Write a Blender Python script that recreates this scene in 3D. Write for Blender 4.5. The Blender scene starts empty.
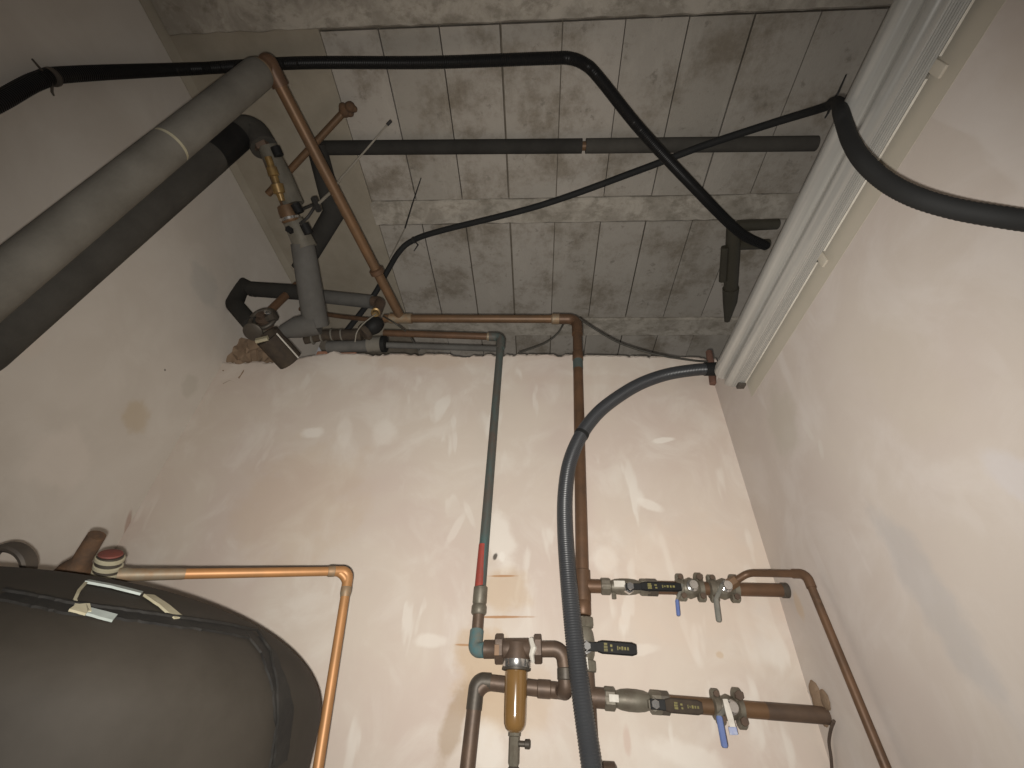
import bpy, bmesh, math, random
from mathutils import Vector, Matrix
from mathutils.bvhtree import BVHTree

# ------------------------------------------------------------------ camera
C = bpy.context.scene.collection
SC = bpy.context.scene
CAM_H = 1.10                                    # the phone is held 1.1 m above the floor
PITCH, YAW, ROLL, FPX = math.radians(38.022), math.radians(-4.132), math.radians(2.845), 447.2
_cp, _sp, _cy, _sy = math.cos(PITCH), math.sin(PITCH), math.cos(YAW), math.sin(YAW)
FWD = Vector((_sy * _cp, _cy * _cp, _sp))
_r = Vector((_cy, -_sy, 0)); _u = _r.cross(FWD)
RIGHT = _r * math.cos(ROLL) + _u * math.sin(ROLL)
UP = -_r * math.sin(ROLL) + _u * math.cos(ROLL)
EYE = Vector((0, 0, CAM_H))
cd = bpy.data.cameras.new('camera'); cam = bpy.data.objects.new('camera', cd); C.objects.link(cam)
cd.sensor_width = 36.0; cd.lens = FPX / 1024 * 36.0; cd.clip_start = 0.01
mw = Matrix((RIGHT, UP, -FWD)).transposed().to_4x4(); mw.translation = EYE
cam.matrix_world = mw
SC.camera = cam
# ------------------------------------------------------------------ world, lamp, exposure
SC.view_settings.view_transform = 'Standard'; SC.view_settings.look = 'None'
SC.view_settings.gamma = 1.0; SC.view_settings.use_curve_mapping = False
SC.view_settings.exposure = 0.0
w = bpy.data.worlds.new('world'); SC.world = w; w.use_nodes = True
w.node_tree.nodes['Background'].inputs[0].default_value = (1.0, 0.97, 0.95, 1)
w.node_tree.nodes['Background'].inputs[1].default_value = 0.14
fl = bpy.data.lights.new('phone_flash', 'SPOT'); flo = bpy.data.objects.new('phone_flash', fl); C.objects.link(flo)
fl.energy = 72.0; fl.color = (1.0, 0.96, 0.90); fl.spot_size = math.radians(138); fl.spot_blend = 1.0; fl.shadow_soft_size = 0.006
flo.location = EYE - RIGHT * 0.011 - UP * 0.017
_aim = (FWD + RIGHT * (530 - 512) / FPX - UP * (455 - 384) / FPX).normalized()
flo.rotation_euler = _aim.to_track_quat('-Z', 'Y').to_euler()

# ------------------------------------------------------------------ where a direction seen in the photograph meets a real plane
def ray(px, py):
    return FWD + RIGHT * ((px - 512) / FPX) - UP * ((py - 384) / FPX)
def AX(px, py, x): d = ray(px, py); return EYE + d * (x / d.x)
def AY(px, py, y): d = ray(px, py); return EYE + d * (y / d.y)
def AZ(px, py, z): d = ray(px, py); return EYE + d * (z / d.z)       # z above the camera
def AD(px, py, t): return EYE + ray(px, py) * t                      # t = distance along the view axis
def NL(px, py, A, B):                                                # nearest point of line A-B
    d = ray(px, py).normalized(); u = (B - A).normalized(); w0 = A - EYE
    b = u.dot(d); return A + u * ((b * d.dot(w0) - u.dot(w0)) / (1 - b * b))
def RP(P, wpx): return (P - EYE).dot(FWD) / FPX * wpx / 2            # radius of something wpx wide at P
V = Vector

# ------------------------------------------------------------------ materials
def mat(name, c, rough=0.6, metal=0.0, c2=None, scale=20.0, contrast=0.5, bump=0.0, bscale=60.0, spec=0.5, trans=0.0, ior=1.45,
        stretch=None, c3=None, coat=0.0):
    m = bpy.data.materials.new(name); m.use_nodes = True
    nt = m.node_tree; b = nt.nodes['Principled BSDF']
    b.inputs['Base Color'].default_value = (*c, 1); b.inputs['Roughness'].default_value = rough
    b.inputs['Metallic'].default_value = metal; b.inputs['Specular IOR Level'].default_value = spec
    b.inputs['Transmission Weight'].default_value = trans; b.inputs['IOR'].default_value = ior
    b.inputs['Coat Weight'].default_value = coat
    tc = nt.nodes.new('ShaderNodeTexCoord'); src = tc.outputs['Object']
    if stretch:
        mp = nt.nodes.new('ShaderNodeMapping'); mp.inputs['Scale'].default_value = stretch
        nt.links.new(src, mp.inputs['Vector']); src = mp.outputs['Vector']
    if c2:
        n = nt.nodes.new('ShaderNodeTexNoise'); n.inputs['Scale'].default_value = scale; n.inputs['Detail'].default_value = 6
        n.inputs['Roughness'].default_value = 0.65
        nt.links.new(src, n.inputs['Vector'])
        r = nt.nodes.new('ShaderNodeValToRGB'); e = r.color_ramp.elements
        lo = 0.5 - 0.3 * (1 - contrast); hi = 0.5 + 0.3 * (1 - contrast)
        e[0].position = lo; e[0].color = (*c, 1); e[1].position = hi; e[1].color = (*c2, 1)
        if c3:
            k = e.new(min(hi + 0.12, 0.98)); k.color = (*c3, 1)
        nt.links.new(n.outputs['Fac'], r.inputs['Fac']); nt.links.new(r.outputs['Color'], b.inputs['Base Color'])
    if bump:
        n2 = nt.nodes.new('ShaderNodeTexNoise'); n2.inputs['Scale'].default_value = bscale; n2.inputs['Detail'].default_value = 5
        nt.links.new(src, n2.inputs['Vector'])
        bp = nt.nodes.new('ShaderNodeBump'); bp.inputs['Strength'].default_value = bump; bp.inputs['Distance'].default_value = 0.004
        nt.links.new(n2.outputs['Fac'], bp.inputs['Height']); nt.links.new(bp.outputs['Normal'], b.inputs['Normal'])
    return m

class NT:
    """small helper to write wall and ceiling node trees"""
    def __init__(s, name, rough=0.85, spec=0.25):
        s.m = bpy.data.materials.new(name); s.m.use_nodes = True; s.t = s.m.node_tree
        s.b = s.t.nodes['Principled BSDF']; s.b.inputs['Roughness'].default_value = rough
        s.b.inputs['Specular IOR Level'].default_value = spec
        s.co = s.t.nodes.new('ShaderNodeTexCoord').outputs['Object']
    def n(s, t): return s.t.nodes.new(t)
    def l(s, a, b): s.t.links.new(a, b)
    def mapping(s, scale=(1, 1, 1), rot=(0, 0, 0), loc=(0, 0, 0)):
        mp = s.n('ShaderNodeMapping'); mp.inputs['Scale'].default_value = scale; mp.inputs['Rotation'].default_value = rot
        mp.inputs['Location'].default_value = loc; s.l(s.co, mp.inputs['Vector']); return mp.outputs['Vector']
    def noise(s, scale, detail=5, rough=0.6, vec=None, dist=0.0):
        n = s.n('ShaderNodeTexNoise'); n.inputs['Scale'].default_value = scale; n.inputs['Detail'].default_value = detail
        n.inputs['Roughness'].default_value = rough; n.inputs['Distortion'].default_value = dist
        s.l(vec or s.co, n.inputs['Vector']); return n.outputs['Fac']
    def rng(s, v, a, b, c=0.0, d=1.0):
        r = s.n('ShaderNodeMapRange'); r.inputs[1].default_value = a; r.inputs[2].default_value = b
        r.inputs[3].default_value = c; r.inputs[4].default_value = d; r.interpolation_type = 'SMOOTHSTEP'
        s.l(v, r.inputs[0]); return r.outputs[0]
    def math(s, op, a, b=None):
        n = s.n('ShaderNodeMath'); n.operation = op
        for i, v in enumerate((a, b)):
            if v is None: continue
            if isinstance(v, (int, float)): n.inputs[i].default_value = v
            else: s.l(v, n.inputs[i])
        return n.outputs[0]
    def mix(s, fac, a, b):
        n = s.n('ShaderNodeMix'); n.data_type = 'RGBA'
        if isinstance(fac, (int, float)): n.inputs[0].default_value = fac
        else: s.l(fac, n.inputs[0])
        for i, v in ((6, a), (7, b)):
            if isinstance(v, tuple): n.inputs[i].default_value = (*v, 1)
            else: s.l(v, n.inputs[i])
        return n.outputs[2]
    def blob(s, center, size, rotdeg=0.0, axis='Y', edge=0.5, ns=14.0, namp=0.6):
        """a stain with a shape of its own: an ellipse with a ragged border (object space)"""
        v = s.n('ShaderNodeVectorMath'); v.operation = 'SUBTRACT'; s.l(s.co, v.inputs[0]); v.inputs[1].default_value = center
        r = s.n('ShaderNodeVectorRotate'); r.rotation_type = axis + '_AXIS'; r.inputs['Angle'].default_value = math.radians(rotdeg)
        s.l(v.outputs[0], r.inputs['Vector'])
        q = s.n('ShaderNodeVectorMath'); q.operation = 'DIVIDE'; s.l(r.outputs[0], q.inputs[0]); q.inputs[1].default_value = size
        ln = s.n('ShaderNodeVectorMath'); ln.operation = 'LENGTH'; s.l(q.outputs[0], ln.inputs[0])
        d = s.math('ADD', ln.outputs['Value'], s.math('MULTIPLY', s.math('SUBTRACT', s.noise(ns, 4), 0.5), namp * 2))
        return s.rng(d, 1.0, 1.0 - edge, 0.0, 1.0)
    def done(s, col, bumpv=None, strength=0.3, dist=0.004):
        s.l(col, s.b.inputs['Base Color'])
        if bumpv is not None:
            bp = s.n('ShaderNodeBump'); bp.inputs['Strength'].default_value = strength; bp.inputs['Distance'].default_value = dist
            s.l(bumpv, bp.inputs['Height']); s.l(bp.outputs['Normal'], s.b.inputs['Normal'])
        return s.m

def plaster(name, base, pink, pale, smear=1.0, stains=(), rot=0.5, axis='Y'):
    k = NT(name)
    big = k.rng(k.noise(2.3, 4, 0.55, dist=0.6), 0.36, 0.64)
    col = k.mix(big, base, pink)
    cloud = k.rng(k.noise(5.5, 6, 0.62, k.mapping((1, 1, 1), (0, 0, 0), (7, 3, 1)), 0.8), 0.42, 0.70)
    col = k.mix(k.math('MULTIPLY', cloud, 0.45), col, pale)
    gate = k.rng(k.noise(2.2, 2, 0.5, k.mapping((1, 1, 1), (0, 0, 0), (3, 5, 1))), 0.42, 0.62)
    for j, (a1, sc_, lo, amt) in enumerate(((rot, 9.0, .60, .75), (-rot * 1.2, 13.0, .62, .6), (rot * 2.4, 11.0, .63, .5))):
        ang = {'Y': (0, a1, 0), 'X': (a1, 0, 0)}[axis]
        sm = k.rng(k.noise(sc_, 3, 0.5, k.mapping((1, 1, .30), ang, (j * 3.1, j, j * 2)), 0.3), lo, lo + .06)
        col = k.mix(k.math('MULTIPLY', k.math('MULTIPLY', sm, gate), amt * smear), col, pale)
    for (c, s, r, colr, f) in stains:
        col = k.mix(k.math('MULTIPLY', k.blob(c, s, r, axis), f), col, colr)
    return k.done(col, k.noise(14, 6, 0.6), 0.10, 0.008)

def W(px, py): return tuple(AY(px, py, 1.275))
brown = (0.36, 0.25, 0.15); rust = (0.40, 0.20, 0.08); tan = (0.56, 0.42, 0.28); white = (0.80, 0.75, 0.68); dark_spot = (0.10, 0.085, 0.07)
back_stains = [
    (W(486, 675), (.10, 1, .14), 10, tan, .75), (W(455, 720), (.03, 1, .12), -15, brown, .55), (W(505, 590), (.09, 1, .07), 0, tan, .55),
    (W(500, 540), (.05, 1, .10), 15, white, .6), (W(495, 557), (.008, 1, .014), -15, dark_spot, .95), (W(502, 557), (.012, 1, .018), 0, white, .7),  # the small dark ellipse paints the shaded inside of an anchor hole
    (W(500, 617), (.10, 1, .004), 2, rust, .85), (W(502, 576), (.05, 1, .003), 2, rust, .8), (W(466, 645), (.03, 1, .003), 0, rust, .7),
    (W(530, 700), (.07, 1, .09), 0, tan, .35), (W(485, 745), (.05, 1, .06), 30, white, .6), (W(430, 640), (.05, 1, .02), 0, white, .5),
    (W(313, 433), (.045, 1, .03), 0, white, .7), (W(345, 430), (.03, 1, .10), 12, white, .35), (W(385, 432), (.06, 1, .06), 0, white, .4),
    (W(420, 360), (.30, 1, .06), 0, (.56, .45, .35), .5), (W(665, 440), (.05, 1, .012), 10, white, .8), (W(300, 500), (.25, 1, .25), 0, tan, .25),
    (W(650, 505), (.05, 1, .02), -25, white, .6), (W(605, 560), (.05, 1, .05), 0, white, .5), (W(690, 580), (.3, 1, .2), 0, (.66, .54, .44), .4),
    (W(455, 530), (.014, 1, .07), -25, white, .35), (W(470, 515), (.012, 1, .06), 25, white, .3), (W(720, 655), (.012, 1, .01), 0, tan, .6),
    (W(810, 692), (.006, 1, .006), 0, dark_spot, .8), (W(640, 650), (.06, 1, .015), 8, white, .35), (W(690, 755), (.1, 1, .03), -12, white, .5),
    (W(627, 740), (.012, 1, .04), 0, (.55, .40, .33), .5), (W(600, 345 + 35), (.5, 1, .03), 0, (.60, .50, .42), .35)]
M = {}
M['back'] = plaster('plaster_back', (0.635, 0.555, 0.475), (0.60, 0.505, 0.44), (0.76, 0.71, 0.64), 1.0, back_stains)
def WR(px, py): return tuple(AX(px, py, .62))
right_stains = [
    (WR(812, 690), (1, .03, .05), 15, brown, .0), (WR(1015, 480), (1, .03, .06), 25, (.60, .57, .57), .6), (WR(805, 430), (1, .012, .05), 10, (.62, .58, .53), .6),
    (WR(818, 448), (1, .012, .03), -20, (.62, .58, .53), .6), (WR(780, 420), (1, .08, .12), 0, (.47, .43, .36), .5), (WR(795, 603), (1, .02, .04), 0, tan, .5),
    (WR(900, 380), (1, .10, .16), 0, (.53, .47, .40), .4), (WR(930, 600), (1, .05, .20), 12, (.44, .42, .41), .5), (WR(850, 735), (1, .03, .05), 0, (.6, .55, .5), .5)]
M['right'] = plaster('plaster_right', (0.565, 0.505, 0.45), (0.54, 0.475, 0.43), (0.65, 0.605, 0.57), 0.7, right_stains, 0.55, 'X')
def WL(px, py): return tuple(AX(px, py, -1.228))
left_stains = [
    (WL(135, 415), (1, .07, .06), 0, (.50, .39, .25), .5), (WL(128, 525), (1, .012, .06), -25, (.36, .22, .17), .6), (WL(205, 285), (1, .10, .08), 20, (.46, .44, .40), .5),
    (WL(190, 385), (1, .05, .05), 0, (.48, .44, .37), .45), (WL(165, 370), (1, .005, .005), 0, dark_spot, .8), (WL(175, 490), (1, .05, .10), 0, (.50, .44, .36), .4),
    (WL(30, 340), (1, .05, .06), 0, (.66, .58, .5), .4), (WL(60, 460), (1, .1, .1), 0, (.70, .63, .56), .5)]
M['left'] = plaster('paint_left', (0.63, 0.575, 0.51), (0.58, 0.525, 0.46), (0.68, 0.635, 0.57), 0.25, left_stains, 0.4, 'X')

def ceiling_mat():
    k = NT('aerated_concrete', 0.9, 0.2)
    sx = k.n('ShaderNodeSeparateXYZ'); k.l(k.co, sx.inputs[0])
    ix = k.math('FLOOR', k.math('DIVIDE', k.math('SUBTRACT', sx.outputs[0], -0.9), 0.1945))
    iy = k.math('FLOOR', k.math('DIVIDE', k.math('SUBTRACT', sx.outputs[1], 0.345), 0.695))
    wn = k.n('ShaderNodeTexWhiteNoise'); wn.noise_dimensions = '2D'
    cv = k.n('ShaderNodeCombineXYZ'); k.l(ix, cv.inputs[0]); k.l(iy, cv.inputs[1]); k.l(cv.outputs[0], wn.inputs['Vector'])
    col = k.mix(wn.outputs['Value'], (0.34, 0.312, 0.27), (0.41, 0.375, 0.33))
    col = k.mix(k.rng(k.noise(5, 7, 0.72), 0.44, 0.70), col, (0.215, 0.185, 0.145))
    col = k.mix(k.math('MULTIPLY', k.rng(k.noise(9, 6, 0.7, k.mapping((1, .4, 1), (0, 0, 0), (4, 1, 2))), 0.52, 0.66), 0.4), col, (0.44, 0.405, 0.355))
    col = k.mix(k.math('MULTIPLY', k.rng(k.noise(24, 5, 0.65), 0.60, 0.70), 0.5), col, (0.16, 0.14, 0.115))
    return k.done(col, k.noise(60, 6, 0.7), 0.35, 0.006)
M['ceiling'] = ceiling_mat()
def beam_mat():
    k = NT('beam_concrete', 0.9, 0.2)
    col = k.mix(k.rng(k.noise(7, 7, 0.7, dist=0.5), 0.38, 0.62), (0.31, 0.28, 0.235), (0.46, 0.42, 0.36))
    col = k.mix(k.math('MULTIPLY', k.rng(k.noise(13, 6, 0.7, k.mapping((1, 1.5, 1), (0, 0, .6), (1, 4, 2))), 0.48, 0.64), 0.5), col, (0.17, 0.15, 0.115))
    return k.done(col, k.noise(40, 6, 0.7), 0.4, 0.008)
M['beam'] = beam_mat()
M['joint'] = mat('joint_mortar', (.14, .118, .09), .95, c2=(.22, .19, .15), scale=14, bump=.3)  # dark mortar between the ceiling blocks
M['mortar'] = mat('mortar_fillet', (.36, .32, .255), .95, c2=(.27, .235, .18), scale=6, c3=(.46, .42, .35), contrast=.2, bump=.4, bscale=40)
M['rubble'] = mat('broken_masonry', (.30, .21, .14), .95, c2=(.20, .14, .09), scale=14, c3=(.5, .38, .3), bump=.8, bscale=30)
M['brick'] = mat('brick_red', (.34, .15, .09), .9, c2=(.42, .22, .14), scale=30, bump=.4)
M['floor'] = mat('floor_screed', (.25, .23, .2), .9, c2=(.33, .3, .26), scale=5, bump=.2)
M['glow_and_clip'] = mat('pale_glow_and_clip', (.47, .43, .355), .7, c2=(.50, .455, .38), scale=5)  # pale tone shared by the painted lamp glow and the real clips
M['foam_grey'] = mat('dusty_foam', (.19, .176, .150), .9, c2=(.135, .124, .104), scale=7, bump=.15, bscale=180, spec=.2)
M['foam_dark'] = mat('dark_foam', (.074, .069, .060), .9, c2=(.055, .051, .044), scale=9, bump=.15, bscale=180, spec=.2)
M['foam_mid'] = mat('mid_foam', (.125, .12, .11), .85, c2=(.095, .09, .082), scale=9, bump=.12, bscale=150, spec=.25)
M['foam_black'] = mat('black_foam', (.040, .038, .034), .9, c2=(.030, .028, .025), scale=9, bump=.15, bscale=180, spec=.2)
M['foam_in'] = mat('foam_cut', (.05, .04, .033), .95, c2=(.07, .055, .04), scale=40, spec=.15)
M['tank'] = mat('tank_jacket', (.044, .037, .029), .74, c2=(.028, .023, .017), scale=3, c3=(.062, .054, .043), bump=.10, bscale=25, spec=.35)
M['tank_tape'] = mat('tank_tape', (.009, .008, .007), .7, c2=(.018, .016, .013), scale=20, bump=.2)
M['copper'] = mat('tarnished_copper', (.19, .105, .052), .48, .3, c2=(.115, .072, .042), scale=9, contrast=.3, c3=(.24, .14, .072), bump=.05)
M['copper_dark'] = mat('brown_copper', (.155, .085, .047), .48, .3, c2=(.10, .06, .037), scale=14, c3=(.20, .12, .07), bump=.06)
M['copper_bright'] = mat('clean_copper', (.42, .205, .08), .48, .3, c2=(.34, .175, .072), scale=16, c3=(.46, .26, .125))
M['solder'] = mat('grey_solder', (.25, .215, .155), .55, .3, c2=(.26, .16, .085), scale=45, contrast=.4)
M['verd'] = mat('verdigris_copper', (.07, .115, .11), .6, .15, c2=(.105, .08, .065), scale=10, contrast=.6, c3=(.22, .29, .27), bump=.15, stretch=(2, 2, .6))
M['teal'] = mat('teal_patina', (.075, .165, .18), .7, c2=(.15, .15, .125), scale=40, bump=.2)
M['redcap'] = mat('red_cap', (.20, .055, .04), .7, c2=(.14, .05, .04), scale=60)
M['redpaint'] = mat('red_paint', (.36, .05, .035), .6, c2=(.24, .055, .04), scale=30)
M['bronze'] = mat('brown_bronze', (.135, .09, .062), .5, .3, c2=(.09, .063, .047), scale=18, c3=(.19, .14, .10), bump=.15)
M['bronze_dark'] = mat('dark_bronze', (.10, .085, .066), .5, .35, c2=(.07, .06, .05), scale=18, c3=(.15, .13, .10), bump=.15)
M['brass'] = mat('brass', (.30, .19, .065), .4, .4, c2=(.16, .105, .05), scale=25, contrast=.4)
M['valve'] = mat('grey_green_valve_body', (.20, .185, .145), .5, .3, c2=(.12, .10, .075), scale=25, contrast=.4, c3=(.30, .30, .25), bump=.15)
M['chrome'] = mat('chrome', (.75, .74, .72), .18, .9, c2=(.6, .58, .55), scale=20)
M['black'] = mat('black_plastic', (.010, .010, .010), .62, c2=(.015, .0145, .014), scale=20, spec=.25)
M['black_gloss'] = mat('black_conduit', (.006, .006, .006), .42, c2=(.010, .0095, .009), scale=6, spec=.3)
M['hose'] = mat('grey_conduit', (.040, .042, .046), .36, c2=(.05, .052, .055), scale=6)
M['hose_dark'] = mat('charcoal_hose', (.014, .0145, .0145), .75, c2=(.019, .019, .0185), scale=6, spec=.3)
M['yellow'] = mat('worn_yellow_print', (.22, .19, .06), .6, c2=(.10, .09, .035), scale=120)
M['blue'] = mat('blue_lever_sleeve', (.10, .145, .34), .5, c2=(.14, .19, .38), scale=40)
M['greylever'] = mat('grey_lever', (.17, .17, .15), .5, .3, c2=(.24, .23, .2), scale=40)
M['white'] = mat('white_tape', (.66, .63, .56), .6, c2=(.52, .48, .42), scale=40)
M['cream'] = mat('cream_tape', (.42, .385, .275), .6, c2=(.34, .30, .2), scale=40)
M['paleblue'] = mat('pale_blue_tape', (.34, .37, .345), .6, c2=(.28, .31, .285), scale=40)
M['labelblue'] = mat('blue_label', (.25, .30, .50), .5, c2=(.5, .52, .6), scale=60)
M['amber'] = mat('amber_cup', (.215, .12, .042), .16, c2=(.18, .10, .035), scale=8, spec=.6, coat=.6)
M['rust'] = mat('rusty_steel', (.14, .075, .038), .85, .1, c2=(.08, .05, .032), scale=40, c3=(.2, .11, .055), bump=.4, bscale=120)
M['steel'] = mat('grey_steel', (.075, .065, .056), .6, .3, c2=(.11, .09, .07), scale=20, bump=.2)
M['brownwire'] = mat('brown_cable', (.085, .06, .045), .6, c2=(.06, .045, .035), scale=30)
M['wire'] = mat('thin_wire', (.03, .027, .022), .6, c2=(.05, .045, .035), scale=30)
M['tie'] = mat('cable_tie_plastic', (.02, .019, .018), .45, c2=(.03, .028, .026), scale=30)
M['paletie'] = mat('pale_tie_plastic', (.24, .22, .18), .5, c2=(.18, .16, .13), scale=30)
M['olive'] = mat('olive_brown_plastic', (.058, .052, .036), .5, c2=(.045, .04, .028), scale=12)
M['plasticwrap'] = mat('clear_plastic_wrap', (.17, .155, .125), .25, c2=(.11, .10, .08), scale=14, bump=.5, bscale=30, spec=.6)
M['bracket'] = mat('red_brown_plastic', (.12, .062, .045), .7, c2=(.17, .09, .065), scale=30)
def diffuser_mat():
    m = bpy.data.materials.new('clear_ribbed_diffuser'); m.use_nodes = True
    b = m.node_tree.nodes['Principled BSDF']
    b.inputs['Base Color'].default_value = (.40, .395, .37, 1); b.inputs['Roughness'].default_value = .28
    b.inputs['Specular IOR Level'].default_value = 1.0; b.inputs['Metallic'].default_value = .32
    nt = m.node_tree; tc = nt.nodes.new('ShaderNodeTexCoord'); mp = nt.nodes.new('ShaderNodeMapping'); mp.inputs['Scale'].default_value = (30, .8, 30)
    n = nt.nodes.new('ShaderNodeTexNoise'); n.inputs['Scale'].default_value = 3; r = nt.nodes.new('ShaderNodeValToRGB')
    r.color_ramp.elements[0].position = .35; r.color_ramp.elements[0].color = (.33, .324, .304, 1)
    r.color_ramp.elements[1].position = .65; r.color_ramp.elements[1].color = (.43, .42, .39, 1)
    nt.links.new(tc.outputs['Object'], mp.inputs['Vector']); nt.links.new(mp.outputs[0], n.inputs['Vector'])
    nt.links.new(n.outputs['Fac'], r.inputs['Fac']); nt.links.new(r.outputs[0], b.inputs['Base Color'])
    b.inputs['Coat Weight'].default_value = .0
    return m
M['diffuser'] = diffuser_mat()

# ------------------------------------------------------------------ mesh helpers
def fillet(pts, rad, n=8):
    """round the inner corners of a polyline"""
    pts = [V(p) for p in pts]
    if not isinstance(rad, (list, tuple)): rad = [rad] * len(pts)
    out = [pts[0]]
    for i in range(1, len(pts) - 1):
        a, b, c = pts[i - 1], pts[i], pts[i + 1]
        u = (a - b); v = (c - b); lu, lv = u.length, v.length; u /= lu; v /= lv
        ang = math.acos(max(-1, min(1, u.dot(v))))
        if ang > math.pi - .03 or rad[i] <= 0: out.append(b); continue
        t = rad[i] / math.tan(ang / 2); t = min(t, lu * .48, lv * .48); r = t * math.tan(ang / 2)
        cen = b + (u + v).normalized() * (r / math.sin(ang / 2))
        s = b + u * t - cen; e = b + v * t - cen; tot = math.pi - ang
        for k in range(n + 1):
            f = k / n
            out.append(cen + (s * math.sin((1 - f) * tot) + e * math.sin(f * tot)) / math.sin(tot))
    out.append(pts[-1]); return out
def spline(pts, n=8):
    """Catmull-Rom through the points"""
    pts = [V(p) for p in pts]; P = [pts[0] * 2 - pts[1]] + pts + [pts[-1] * 2 - pts[-2]]; out = []
    for i in range(1, len(P) - 2):
        a, b, c, d = P[i - 1], P[i], P[i + 1], P[i + 2]
        for k in range(n):
            t = k / n
            out.append(.5 * ((2 * b) + (c - a) * t + (2 * a - 5 * b + 4 * c - d) * t * t + (3 * b - a - 3 * c + d) * t ** 3))
    out.append(pts[-1]); return out
def resample(pts, step):
    L = [0]
    for a, b in zip(pts, pts[1:]): L.append(L[-1] + (b - a).length)
    n = max(2, int(L[-1] / step)); out = []; j = 0
    for k in range(n + 1):
        s = L[-1] * k / n
        while j < len(pts) - 2 and L[j + 1] < s: j += 1
        f = (s - L[j]) / max(1e-9, L[j + 1] - L[j]); out.append(pts[j].lerp(pts[j + 1], min(1, max(0, f))))
    return out
def tube(bm, pts, r, seg=16, cap=True, squash=None):
    """a mitred sweep of a circle; r is one radius or one per point"""
    pts = [V(p) for p in pts]; n = len(pts)
    rr = r if isinstance(r, (list, tuple)) else [r] * n
    T = [(pts[i + 1] - pts[i]).normalized() for i in range(n - 1)]
    up = V((0, 0, 1)) if abs(T[0].z) < .9 else V((1, 0, 0))
    x = (up - T[0] * up.dot(T[0])).normalized(); rings = []
    for i in range(n):
        if i == 0: t = T[0]; pl = t
        elif i == n - 1: t = T[-1]; pl = t
        else:
            t = T[i - 1]; pl = (T[i - 1] + T[i])
            pl = pl.normalized() if pl.length > 1e-6 else t
        if i > 1:
            q = T[i - 2].rotation_difference(T[i - 1]); x = q @ x
        x = (x - t * x.dot(t)).normalized(); y = t.cross(x); ring = []
        for k in range(seg):
            a = 2 * math.pi * k / seg
            off = (x * math.cos(a) + y * math.sin(a)) * rr[i]
            den = t.dot(pl); off = off - t * (off.dot(pl) / den) if abs(den) > .2 else off
            ring.append(bm.verts.new(pts[i] + off))
        rings.append(ring)
    for a, b in zip(rings, rings[1:]):
        for k in range(seg):
            bm.faces.new((a[k], a[(k + 1) % seg], b[(k + 1) % seg], b[k]))
    if cap:
        bm.faces.new(list(reversed(rings[0]))); bm.faces.new(rings[-1])
    return bm
def ribbed(bm, pts, r, pitch=.006, depth=.0015, seg=14):
    q = resample(pts, pitch / 2); return tube(bm, q, [r if i % 2 else r - depth for i in range(len(q))], seg)
def lathe(bm, base, axis, prof, seg=24, twist=0.0):
    """prof: (distance along the axis, radius)"""
    base = V(base); ax = V(axis).normalized()
    up = V((0, 0, 1)) if abs(ax.z) < .9 else V((0, -1, 0))
    x = (up - ax * up.dot(ax)).normalized(); y = ax.cross(x); rings = []
    for t, r in prof:
        if r < 1e-6: rings.append([bm.verts.new(base + ax * t)]); continue
        rings.append([bm.verts.new(base + ax * t + (x * math.cos(twist + 2 * math.pi * k / seg) + y * math.sin(twist + 2 * math.pi * k / seg)) * r) for k in range(seg)])
    for a, b in zip(rings, rings[1:]):
        for k in range(seg):
            j = (k + 1) % seg
            if len(a) == 1 and len(b) == 1: continue
            if len(a) == 1: bm.faces.new((a[0], b[j], b[k]))
            elif len(b) == 1: bm.faces.new((a[k], a[j], b[0]))
            else: bm.faces.new((a[k], a[j], b[j], b[k]))
    if len(rings[0]) > 1: bm.faces.new(list(reversed(rings[0])))
    if len(rings[-1]) > 1: bm.faces.new(rings[-1])
    return bm
def hexa(bm, base, axis, ln, r, twist=0.0):
    c = r * .08
    return lathe(bm, base, axis, [(0, r - c), (c, r), (ln - c, r), (ln, r - c)], 6, twist)
def box(bm, c, s, rot=None, bevel=0.0):
    m = Matrix.Diagonal((*s, 1)); m = (rot.to_4x4() if rot else Matrix.Identity(4)) @ m; m.translation = V(c)
    g = bmesh.ops.create_cube(bm, size=1, matrix=m)
    if bevel:
        es = list({e for v in g['verts'] for e in v.link_edges})
        bmesh.ops.bevel(bm, geom=es, offset=bevel, segments=2, affect='EDGES', profile=.6)
    return bm
def frame(t, n):
    """rotation with x along t and z near n"""
    t = V(t).normalized(); n = V(n); n = (n - t * n.dot(t)).normalized(); y = n.cross(t)
    return Matrix((t, y, n)).transposed()
def plate(bm, pts, nrm, width, thick):
    """a flat bar bent along pts, its flat face towards nrm"""
    pts = [V(p) for p in pts]; rings = []
    for i, p in enumerate(pts):
        t = (pts[min(i + 1, len(pts) - 1)] - pts[max(i - 1, 0)]).normalized(); n = V(nrm); n = (n - t * n.dot(t)).normalized(); y = t.cross(n)
        wd = width[i] if isinstance(width, (list, tuple)) else width
        c = min(wd, thick) * .3
        sec = [(-wd / 2, -thick / 2 + c), (-wd / 2 + c, -thick / 2), (wd / 2 - c, -thick / 2), (wd / 2, -thick / 2 + c),
               (wd / 2, thick / 2 - c), (wd / 2 - c, thick / 2), (-wd / 2 + c, thick / 2), (-wd / 2, thick / 2 - c)]
        rings.append([bm.verts.new(p + y * a + n * b) for a, b in sec])
    for a, b in zip(rings, rings[1:]):
        for k in range(8): bm.faces.new((a[k], a[(k + 1) % 8], b[(k + 1) % 8], b[k]))
    bm.faces.new(list(reversed(rings[0]))); bm.faces.new(rings[-1]); return bm
def sphere(bm, c, r, seg=12):
    bmesh.ops.create_uvsphere(bm, u_segments=seg, v_segments=max(6, seg // 2), radius=r, matrix=Matrix.Translation(V(c))); return bm
def B(): return bmesh.new()
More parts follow.
